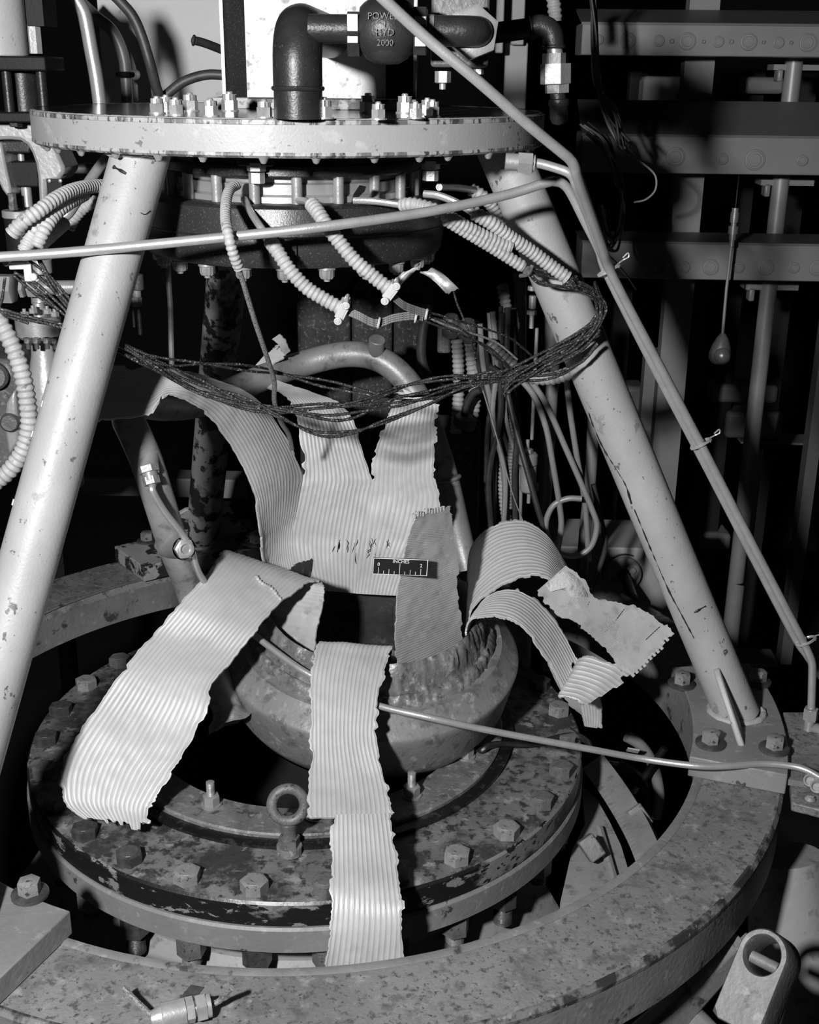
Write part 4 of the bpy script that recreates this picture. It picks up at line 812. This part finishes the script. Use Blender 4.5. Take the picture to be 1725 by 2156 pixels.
b=MB(); plan(b,[(-120,740),(20,760),(42,800),(46,850),(50,900),(40,940),(46,960),(30,990),(-120,1010)],.03,.10); b.build('cast_body',roughcast,gc,bevel=.008)
for px,py,n_ in ((-8,790,28),(24,886,20)):
    b=MB(); q=PY(px,py,.03); b.lathe([(0,.018),(m(q,n_)*.8,.018),(m(q,n_),.014),(m(q,n_),-.01)],q,(.2,-1,.1),24); b.build('boss',roughcast,gc)
b=MB(); plan(b,[(12,850),(30,820),(36,880),(40,930),(18,960),(8,900)],.02,.03); b.build('rib',casting,gc,bevel=.004)
# dim hardware behind the left leg
dp=thing('needle_valve','dark stemmed needle valve hanging between the left and back legs','valve',PY(290,640,.35))
b=MB(); vcyl(b,291,578,610,.35,13); b.build('cap',roughcast,dp); b=MB(); vcyl(b,289,610,626,.35,9); b.hexa(PY(288,645,.35),(0,0,1),m(PY(288,640,.35),12),m(PY(288,640,.35),20)); b.build('nut',dullpipe,dp)
b=MB(); vcyl(b,296,645,705,.35,5); b.build('stem',darkmetal,dp); b=MB(); vcyl(b,283,645,690,.36,3); b.build('rod',darkmetal,dp)
tubething('steel_rod','thin vertical rod hanging left of the back leg','rod',[(353,520,.3),(356,600,.3),(359,650,.3),(362,780,.3)],.0042,tubing)
tubething('steel_pipe','short level pipe behind the yoke under the plate','pipe',[(100,353,.3),(150,354,.3),(230,356,.3)],.0075,dullpipe)
# low level rail behind the left leg
rl=thing('steel_rail','pale level steel rail low behind the left and back legs','rail',PY(300,1400,.82))
b=MB(); PBOX(b,60,1006,520,1046,.80,.06); b.build('rail_bar',postm,rl,bevel=.003)
for px in (110,470): q=PY(px,1040,.83); b=MB(); b.box((q.x,.83,(q.z-1)/2-.01),(.03,.03,q.z+.98)); b.build('rail_post',darkmetal,rl)
# ================================================================ INSULATED BLOCK and cable run at centre back
ib=thing('insulated_block','gritty dark insulation block behind the bent pipe','insulation',PY(760,900,.55))
b=MB(); 
for x0,x1 in ((628,738),(741,825),(828,892)): 
    mb=MB(); PBOX(mb,x0,610,x1,1010,.50+random.uniform(-.006,.006),.2); mb.build('insulation_slab',insul,ib,bevel=.008)
b=MB(); PBOX(b,880,905,1010,1130,.46,.10); b.build('pale_bracket_side',roughcast,ib,bevel=.01)
tubething('rubber_hose','dark hose looping behind the right rear strip','hose',[(905,640,.42),(890,700,.42),(888,750,.42),(900,790,.42),(925,815,.42),(945,820,.42)],.008,rubber)
hosething('upright pale hose at left of the hanging cable bundle',[(962,715,.38),(965,760,.38),(966,820,.38),(963,870,.38),(960,910,.38)],.0095,name='corrugated_hose',pitch=.0075)
hosething('second upright pale hose of the hanging cable bundle',[(985,690,.40),(992,760,.40),(1000,810,.40),(998,860,.40),(985,905,.40)],.0105,pitch=.0075)
hosething('grey hose rising steeply behind the cable bundle',[(1058,600,.42),(1068,660,.42),(1078,720,.42),(1085,760,.42)],.0095,pitch=.0075)
hosething('sooty hose slanting through the cable bundle',[(1030,720,.30),(1052,745,.30),(1080,770,.30),(1100,795,.30)],.010,mt=hosedark,pitch=.0075)
hosething('pale hose running level into the right leg behind the wires',[(1108,792,.15),(1140,797,.14),(1170,795,.13),(1200,785,.12),(1215,775,.12)],.0095,pitch=.0072)
hosething('pale hose at the foot of the cable bundle',[(1065,960,.36),(1060,1010,.36),(1062,1060,.36),(1068,1100,.36)],.0085,pitch=.0065)
hosething('thin pale hose hanging in the middle of the cable bundle',[(1072,800,.35),(1078,850,.35),(1080,900,.35),(1076,980,.35),(1074,1070,.35)],.0062,pitch=.0055,mt=hosedark)
rnd=random.Random(5)
for k in range(24):
    x0=1010+rnd.uniform(0,75); x1=1020+rnd.uniform(0,75); Yk=.36+rnd.uniform(-.03,.06); xm=(x0+x1)/2+rnd.uniform(-14,14)
    b=MB(); b.tube(crom(pp([(x0,640+rnd.uniform(0,90),Yk),(x0+rnd.uniform(-6,10),770,Yk),(xm,880,Yk),(x1,1000,Yk),(x1+rnd.uniform(-5,5),1120,Yk)]),6),rnd.uniform(.0026,.0048),8)
    tag(b.build('hanging_cable',rubber if k%4 else dullpipe),'cable hanging in the dense bundle behind the nozzle','cable','cables of the hanging bundle')
for pts,r,lab in (([(1030,770,.3),(1060,800,.3),(1085,900,.28),(1110,990,.26),(1135,1080,.25),(1150,1120,.25)],.0045,'dark cable crossing the bundle down to the right curl'),
   ([(1098,800,.25),(1125,835,.25),(1150,900,.25),(1165,980,.25),(1178,1060,.25),(1182,1110,.25),(1172,1170,.25)],.0045,'cable arcing right of the cylinder down behind the right curl'),
   ([(1110,790,.25),(1150,850,.25),(1190,940,.25),(1225,1020,.25),(1250,1080,.25),(1257,1110,.25),(1245,1150,.25),(1215,1170,.25),(1180,1165,.25),(1155,1135,.25),(1150,1100,.25),(1165,1065,.25),(1195,1050,.25),(1225,1050,.25)],.0045,'grey cable ending in a round loop near the right curl'),
   ([(1192,780,.22),(1200,860,.24),(1215,960,.26),(1232,1060,.28),(1240,1180,.3)],.0045,'cable hanging close along the inner side of the right leg'),
   ([(1250,1020,.3),(1265,1090,.3),(1275,1150,.3),(1255,1215,.3),(1245,1240,.3)],.004,'dark cable hanging before the pale cabinet')):
    tubething('loose_cable',lab,'cable',pts,r,rubber if 'dark' in lab else dullpipe)
b=MB(); 
tubething('steel_conduit','vertical grey conduit behind the cable bundle','conduit',[(1095,575,.55),(1096,640,.55),(1094,800,.55)],.0105,dullpipe)
tubething('steel_conduit','tall thin conduit beside the right leg','conduit',[(1250,880,.5),(1244,1000,.5),(1232,1120,.5),(1222,1250,.5)],.010,dullpipe)
tubething('steel_conduit','dim wide conduit between the cylinder and the right leg','conduit',[(1165,650,.6),(1160,800,.6),(1148,1000,.6),(1143,1080,.6)],.014,dullpipe)
ci=thing('inline_filter','small cylindrical inline filter marked S on a vertical line','filter',PY(1112,990,.3))
b=MB(); vcyl(b,1112,980,1018,.3,17,bev=.0005); b.build('barrel',steel,ci)
for x_,y0_,y1_ in ((1112,953,980),(1114,1016,1035)): b=MB(); vcyl(b,x_,y0_,y1_,.3,20,bev=.003); b.build('end_collar',dullpipe,ci)
b=MB(); q=PY(1111,952,.3); b.hexa(q,(0,0,1),m(q,12),m(q,8)); vcyl(b,1111,925,946,.3,4); vcyl(b,1113,1035,1060,.3,4); b.build('hex_neck',steel,ci)
textmesh('S',m(q,24),.0003,PY(1120,1002,.3-m(q,16.6)),(1,.45,0),(0,0,1),whitepl,ci)
lin=thing('line_coupling','slim line with bright couplings hanging left of the right leg','fitting',PY(1119,660,.3))
b=MB(); vcyl(b,1120,690,926,.3,4); b.build('line',dullpipe,lin)
b=MB(); vcyl(b,1120,602,612,.3,9); vcyl(b,1121,622,650,.3,8); q=PY(1120,662,.3); b.hexa(q,(0,0,1),m(q,10),m(q,9)); vcyl(b,1119,662,692,.3,5); b.build('coupling',steel,lin)
b=MB(); c=PY(975,895,.36); b.hexa(c,(.2,-.3,1),.016,.016); b.build('cap',roughcast,ib)
tubething('cable_end','dark bent cable end plugged into a cap beside the right rear strip','cable',[(1012,820,.35),(995,830,.355),(982,855,.36),(976,888,.36)],.006,rubber)
jb=thing('junction_box','dim junction box with two round knobs left of the hanging cable bundle','junction box',PY(940,720,.41))
b=MB(); PBOX(b,921,690,950,745,.40,.12); b.build('box_shell',roughcast,jb,bevel=.004)
for px,py in ((950,680),(985,690)):
    b=MB(); q=PY(px,py,.39); b.lathe([(0,.012),(.010,.012),(.014,.006),(.014,-.02),(0,-.02)],q,(0,-.3,1),18); b.build('knob',roughcast,jb)
b=MB(); PBOX(b,925,700,1010,712,.41,.1); b.build('bracket',darkmetal,jb)
# pale cabinet with round flange
cb=thing('pale_cabinet','low pale cabinet with a round bolted pipe flange beyond the right curl','cabinet',PY(1260,1400,.62))
b=MB(); PBOX(b,1150,1153,1440,1420,.62,.15); b.build('cabinet_front',cabinet,cb,bevel=.003)
q=PY(1312,1205,.615); k_=m(q,1); b=MB(); b.lathe([(0,.014),(k_*34,.014),(k_*37,.011),(k_*37,0)],q,(0,-1,0),36); b.build('round_flange',cabinet,cb)
for s,t in ((-18,-14),(17,-12),(-20,17)): b=MB(); p=q+V((s*k_,-.013,-t*k_)); b.lathe([(0,.007),(k_*7,.006),(k_*8,0)],p,(0,-1,0),16); b.build('flange_bolt',cabinet,cb)
b=MB(); b.tube([q+V((0,-.012,0)),PY(1320,1225,.57),PY(1332,1260,.50)],k_*11,16); b.torus(q+V((0,-.014,0)),(0,-1,0),k_*12,k_*3,20,8); b.build('pipe_spigot',darkmetal,cb)
b=MB(); b.tube([q+V((k_*44*math.cos(t),-.006,k_*44*math.sin(t))) for t in [1.2+i*.12 for i in range(20)]],k_*1.6,6); b.build('gasket_edge',rubber,cb)
# ================================================================ WIREWAY RACK at right, far back
BY=.78
def wireway(label,x0,y0,y1,yt,knocks,top=True):
    t=thing('wireway_beam',label,'beam',PY(1500,y1,BY))
    b=MB(); PBOX(b,x0,y0,1840,y1,BY,.12); 
    chn=b.build('channel',beamm,t,bevel=.002)
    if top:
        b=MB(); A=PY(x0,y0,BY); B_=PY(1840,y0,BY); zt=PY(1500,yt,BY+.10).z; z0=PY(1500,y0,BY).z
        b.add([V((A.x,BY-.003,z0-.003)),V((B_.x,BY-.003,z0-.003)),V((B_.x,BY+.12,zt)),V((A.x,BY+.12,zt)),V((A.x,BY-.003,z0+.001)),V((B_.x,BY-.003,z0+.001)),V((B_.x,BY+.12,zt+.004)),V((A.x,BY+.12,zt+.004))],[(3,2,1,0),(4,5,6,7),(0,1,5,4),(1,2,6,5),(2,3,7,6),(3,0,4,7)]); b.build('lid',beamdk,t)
    for px,py,r in knocks:
        q=PY(px,py,BY); rr=m(q,r); b=MB(); b.lathe([(0,.0018),(rr*.55,.0018),(rr*.62,.0005),(rr*.78,.0005),(rr*.82,.0028),(rr*.95,.0024),(rr,0)],q,(0,-1,0),24); b.build('knockout',beamm,chn)
wireway('topmost grey wireway beam with a row of knockouts at upper right',1225,50,119,25,[(1261,84,11),(1323,86,17),(1388,86,12),(1415,87,5),(1448,87,18),(1482,88,4),(1513,88,12),(1540,88,5),(1577,88,18),(1608,89,4),(1640,90,12),(1666,90,4),(1702,90,19)])
wireway('middle grey wireway beam under the plain deep ledge',1225,285,367,218,[(1423,330,20),(1522,335,12),(1590,337,22),(1690,338,12)])
wireway('lowest grey wireway beam behind the pendant',1225,511,590,497,[(1385,562,17),(1442,563,12),(1497,563,17),(1556,563,12),(1613,564,17),(1672,564,12),(1722,565,17)])
b=MB(); 
def upright(name,label,cat,pts,wd,mt,rnd_=False,Y=BY+.13):
    b=MB(); A=PY(*pts[0],Y); B_=PY(*pts[1],Y); x_=(A.x+B_.x)/2; w_=m(A,wd)
    if rnd_: b.cyl(V((x_,Y+w_/2,B_.z)),V((x_,Y+w_/2,A.z)),w_/2,seg=20)
    else: b.box((x_,Y+.02,(A.z+B_.z)/2),(w_,.04,A.z-B_.z))
    return tag(b.build(name,mt),label,cat)
upright('rack_post','flat grey rack post behind the wireway beams','post',[(1485,-60),(1392,1130)],64,postm)
upright('rack_pipe','round grey conduit standing behind the right end of the beams','conduit',[(1678,60),(1560,1230)],38,dullpipe,True)
upright('rack_post','dim post standing in the dark between the beams and right leg','post',[(1370,740),(1352,1150)],34,dullpipe,False,BY+.25)
upright('rack_pipe','dim vertical rod low in the dark at right','conduit',[(1600,950),(1585,1130)],14,dullpipe,True,BY+.3)
upright('rack_post','dim narrow post at the far right edge below the beams','post',[(1715,640),(1690,1400)],26,beamdk,False,BY+.3)
upright('rack_pipe','dim thick conduit low beyond the right leg','conduit',[(1560,1180),(1530,1460)],36,dullpipe,True,BY+.2)
for px,py,lab in ((1672,142,'small ledge clamp below the top beam'),(1645,385,'small ledge clamp below the middle beam'),(1612,605,'small ledge clamp below the lowest beam')):
    t=thing('pipe_clamp',lab,'clamp',PY(px,py,BY+.1)); b=MB(); PBOX(b,px-42,py-6,px+70,py+6,BY+.14,.05); b.build('ledge',dullpipe,t)
    b=MB(); PBOX(b,px-34,py+4,px-22,py+30,BY+.13,.03); b.build('hook',dullpipe,t,bevel=.003)
rm=thing('rear_machinery','dim frame of blocks and shelves in the dark behind the wireway beams','machinery',PY(1550,1600,1.4))
for px in (1345,1590,1700): q=PY(px,150,1.44); b=MB(); b.box((q.x,1.44,(q.z-1)/2),(.04,.04,q.z+1)); b.build('frame_post',darkwall,rm)
for x0,y0,x1,y1,Y,lab,mt in ((1355,160,1440,222,1.35,'pale panel corner glimpsed between the upper beams',panelm),(1570,162,1655,198,1.35,'dim metal box between the upper beams',postm),(1500,812,1640,850,1.4,'dim level bar low in the dark at right',postm),(1315,815,1360,870,1.35,'dim pale block just right of the right leg',postm),
     (1530,870,1650,925,1.4,'dim pale sack-like block low in the dark at right',postm),(1475,1125,1540,1160,1.4,'dim small block low in the dark at right',postm),(1560,932,1725,937,1.4,'thin dim level rail in the dark at right',dullpipe),(1680,1130,1725,1165,1.4,'dim small block at the far right edge',postm),(1545,1395,1640,1405,1.3,'thin pale ledge behind the foot of the right leg',dullpipe)):
    b=MB(); PBOX(b,x0,y0,x1,y1,Y,.08); o=b.build('metal_block' if y1-y0>20 else 'shelf_edge',mt,rm,bevel=.01 if y1-y0>20 else .002); o['label']=lab
b=MB(); b.cyl(PY(1430,210,1.34),PY(1475,140,1.34),.009); b.build('brace',black,rm)
pend=thing('pear_pendant','dark pear shaped pendant with a shiny ball on a cord before the beams','pendant',PY(1518,735,.74))
Yp=.74; q=PY(1518,735,Yp); k_=m(q,1)
b=MB(); b.lathe([(0,32),(7,31),(13,22),(19,5),(23,-10),(22,-22),(15,-30),(0,-33)] and [(0,-33*k_),(15*k_,-30*k_),(22*k_,-22*k_),(23*k_,-10*k_),(19*k_,8*k_),(12*k_,24*k_),(5*k_,33*k_),(0,34*k_)],q,(0.06,0,1),28); b.build('pear_shell',dullpipe,pend,ang=60)
b=MB(); c=q+V((0,-20*k_,-10*k_)); b.lathe([(17*k_*math.sin(t*math.pi/12),17*k_*math.cos(t*math.pi/12)) for t in range(13)],c,(0,0,1),20); b.build('shiny_ball',steel,pend,ang=70)
b=MB(); b.tube(pp([(1522,702,Yp),(1530,610,Yp),(1541,515,Yp)]),k_*3.2,8); b.build('cord',dullpipe,pend)
b=MB(); 
for y0,y1,rp in ((438,447,7),(447,468,8.5),(468,476,6),(476,492,10),(492,505,7),(505,518,5)): b.cyl(PY(1549-(y0-438)*.1,y0,Yp),PY(1549-(y1-438)*.1,y1,Yp),k_*rp,seg=16)
b.build('connector',steel,pend); b=MB(); b.tube([PY(1549,440,Yp),PY(1553,400,Yp),PY(1557,366,.80)],k_*1.3,6); b.build('upper_cord',rubber,pend)
# dangling dark wire hanks between plate and beams
hk=thing('wire_hank','dark wire hank hanging beyond the right end of the top plate','wires',PY(1280,350,.5))
rnd=random.Random(9)
for k in range(18):
    Yk=.5+rnd.uniform(-.05,.05); j=lambda s:rnd.uniform(-s,s)
    pts=[(1248+j(6),-20,Yk),(1252+j(6),90+j(10),Yk),(1262+j(8),180+j(14),Yk),(1290+j(12),245+j(14),Yk),(1315+j(12),310+j(16),Yk)]
    if k%2: pts=[(1235+j(14),270+j(14),Yk),(1270+j(14),300+j(14),Yk),(1300+j(12),370+j(18),Yk),(1312+j(8),430+j(20),Yk),(1300+j(8),510+j(16),Yk),(1282+j(8),500+j(14),Yk),(1268+j(8),440+j(14),Yk)]
    b=MB(); b.tube(crom(pp(pts),7),.0019,6); b.build('wire',rubber if k%3 else dullpipe,hk)
b=MB(); b.tube(crom(pp([(1322,325,.5),(1355,345,.5),(1380,370,.5),(1380,400,.5),(1360,420,.5),(1335,426,.5)]),8),.0016,6); b.build('wire',dullpipe,hk)
hosething('short pale hose at the very top edge right of the pipe elbow',[(1164,-20,.35),(1166,0,.35),(1168,20,.35),(1170,45,.35)],.010,pitch=.0075)
for x0,x1,y0,y1,Y,lab in ((1045,1062,-40,112,.45,'dim pale upright strip right of the regulator block'),(1062,1110,90,230,.5,'dim grey upright plate behind the dark pipe'),(1078,1106,-40,95,.48,'dim perforated upright strip above the dark pipe')):
    b=MB(); PBOX(b,x0,y0,x1,y1,Y,.02); tag(b.build('upright_strip',postm,bevel=.002),lab,'strip')
# ================================================================ LOWER RIGHT: clevis, bracket, columns; graduated flange inside the ring
cv=thing('hollow_clevis','thick grey hollow clevis casting at the lower right corner','clevis',PY(1610,2100,-.3))
c=PY(1606,2008,-.43); k_=m(c,1); ax=(ray(1604,2008)*-1).normalized(); ax=(ax+V((-.38,-.1,.30))).normalized(); x_,y_,z_=basis(ax,(1,0,.2))
def stad(r,h,ang0=0):
    P_=[]
    for k in range(13): t=math.pi*k/12; P_.append((r*math.cos(t),h+r*math.sin(t)))
    return P_
up=(V((.03,0,1))-ax*V((.03,0,1)).dot(ax)).normalized(); sx=up.cross(ax).normalized(); n=56
def stad(t,r,bot=150):
    cx,sy=math.cos(t),math.sin(t)
    if sy>=0: return (r*cx,r*sy)
    q=min(r/abs(cx) if abs(cx)>1e-6 else 1e9,bot/abs(sy)); return (q*cx,q*sy)
def loop(fn,off): return [c+sx*(fn(2*math.pi*k/n)[0]*k_)+up*(fn(2*math.pi*k/n)[1]*k_)+ax*off for k in range(n)]
b=MB(); o50=lambda t:stad(t,53,160); o47=lambda t:stad(t,49,157); i31=lambda t:(40*math.cos(t),44*math.sin(t)-3); i28=lambda t:(37*math.cos(t),41*math.sin(t)-3)
L_=[loop(o50,-.062),loop(o50,-.005),loop(o47,0),loop(i31,0),loop(i28,-.004),loop(i28,-.062)]
for l in L_: b.v+=l
for l in range(6):
    for k in range(n): b.f.append((l*n+k,l*n+(k+1)%n,((l+1)%6)*n+(k+1)%n,((l+1)%6)*n+k)); b.mi.append(0)
b.build('hollow_boss',ringside,cv,ang=50)
b=MB(); q=c-ax*.02-up*(k_*14); b.cyl(q-sx*k_*30,q+sx*k_*30,k_*13,seg=20); b.build('cross_pin',ringside,cv)
bt=thing('bracket_bar','grey forged bracket bar with a stepped head beside the hollow clevis','bracket',PY(1450,2120,-.35))
b=MB(); A=PY(1556,1998,-.355); B_=PY(1330,2220,-.42); d=(A-B_).normalized(); x_,y_,z_=basis(d,(1,0,.6))
b.box((A+B_)/2,(.026,.05,(A-B_).length),(x_,y_,z_),taper=.6); b.build('bar',ringside,bt,bevel=.006)
b=MB(); b.box(A+d*.002,(.019,.026,.014),(x_,y_,z_)); b.box(A+d*.012+x_*.004,(.011,.022,.012),(x_,y_,z_)); b.build('stepped_head',ringside,bt,bevel=.002)
b=MB(); q=PY(1480,2200,-.40); b.box(q,(.09,.06,.05),(x_,y_,z_)); b.build('root_block',ringside,bt,bevel=.008)
b=MB(); b.cyl(PY(1652,1800,-.16),PY(1700,2300,-.24),.045,.07,seg=36); tag(b.build('support_leg',vesselpaint),'smooth grey tapering support column at the lower right edge','column')
gf=thing('graduated_flange','curved flange edge with ruled marks glimpsed inside the ring at right','flange',PY(1290,1720,.0))
Cg=PY(1105,1800,-.02)
pts=[PZ(x_,y_,-.085) for x_,y_ in ((1226,1618),(1262,1668),(1292,1716),(1318,1764),(1338,1812),(1352,1860))]
b=MB(); path=crom(pts,6); n=len(path); ud=V((.75,.3,.45)).normalized(); vd=V((-.45,-.5,.75)).normalized()
for q in path: b.v+=[q,q+ud*.036,q+ud*.036-vd*.02,q-vd*.02]
for i in range(n-1):
    for k in range(4): b.f.append((i*4+k,i*4+(k+1)%4,(i+1)*4+(k+1)%4,(i+1)*4+k)); b.mi.append(0)
b.f+=[(3,2,1,0),((n-1)*4,(n-1)*4+1,(n-1)*4+2,(n-1)*4+3)]; b.mi+=[0,0]; b.build('flange_edge',pipe,gf)
b=MB()
for i in range(2,n-2): b.box(path[i]+ud*.005+vd*.0004,(.010,.0008,.0008),(ud,(path[i+1]-path[i]).normalized(),vd))
b.build('graduation_marks',steel,gf)
b=MB(); q=[PZ(x_,y_,-.11) for x_,y_ in ((1226,1655),(1256,1680),(1284,1730),(1308,1780),(1326,1840),(1322,1900),(1180,1900),(1205,1790),(1232,1735))]; n=len(q)
b.add(q+[p-V((0,0,.012)) for p in q],[tuple(range(n)),tuple(range(2*n-1,n-1,-1))]+[(i,i+n,(i+1)%n+n,(i+1)%n) for i in range(n)]); b.build('web_plate',vesselpaint,gf)
b=MB(); b.tube([PZ(1262,1745,-.104),PZ(1292,1850,-.104),PZ(1300,1900,-.104)],.006,8); b.build('weld_rib',vesselpaint,gf)
for px,py in ((1245,1785),(1345,1720)):
    b=MB(); q=PZ(px,py,-.085); b.box(q,(.030,.03,.022),basis((.75,.3,.45))); b.build('block_nut',ringside,gf,bevel=.002)
for pts,lab,mt in (([(1320,1550,.2),(1350,1570,.2),(1375,1610,.2),(1388,1670,.2),(1382,1720,.2)],'dim hose curving down in the dark inside the ring',dullpipe),
    ([(1290,1605,.2),(1320,1620,.2),(1350,1645,.2),(1362,1690,.2),(1360,1730,.2)],'second dim hose in the dark inside the ring',rubber)): tubething('rubber_hose',lab,'hose',pts,.009,mt)
for px,py,lab in ((1290,1606,'small white cable tag hanging in the dark inside the ring'),(1333,1580,'smaller white cable tag near the thin tube inside the ring')):
    b=MB(); q=PY(px,py,.15); b.box(q,(.018,.002,.011),basis((.1,-.6,.8),(1,0,-.2))); tag(b.build('cable_tag',whitepl),lab,'tag')
ec=thing('cable_plug','slim black cable plug with a bright tip in the dark inside the ring','plug',PY(1360,1640,.18)); b=MB(); b.cyl(PY(1345,1655,.18),PY(1400,1575,.18),.006); b.build('plug_body',black,ec); b=MB(); b.cyl(PY(1335,1668,.18),PY(1346,1653,.18),.0045); b.build('plug_tip',steel,ec)
# ================================================================ transducer lying on the ring
tr=thing('pressure_transducer','small silver transducer with two bent leads lying on the front of the base ring','transducer',PZ(380,2135,RZ))
A=PZ(332,2143,RZ+.0125); B_=PZ(443,2116,RZ+.0125); d=(B_-A).normalized(); L_=(B_-A).length
b=MB(); b.lathe([(0,-.006),(.007,-.006),(.009,0),(.0095,.003),(.0118,.004),(.0118,L_*.52),(.009,L_*.53),(0,L_*.53)],A,d,28); b.build('barrel',steel,tr)
b=MB(); b.hexa(A+d*L_*.53,d,.0118,L_*.16,ch=.1); b.cyl(A+d*L_*.68,A+d*L_*.73,.007); b.hexa(A+d*L_*.72,d,.0125,L_*.2,ch=.1,rot=20); b.lathe([(.009,L_*.9),(.0105,L_*.92),(.0105,L_*1.0),(.004,L_*1.02)],A,d,20); b.build('hex_nut',steel,tr)
b=MB(); b.tube(crom([B_,B_+d*.008+V((0,0,.002)),PZ(470,2098,RZ+.02),PZ(488,2080,RZ+.035)],6),.0028,8,rf=None); b.build('lead',greywire,tr)
b=MB(); b.tube(crom([A+V((-.004,.0,.0)),PZ(305,2125,RZ+.014),PZ(272,2093,RZ+.018),PZ(260,2078,RZ+.022)],6),.0028,8); b.build('lead',greywire,tr)
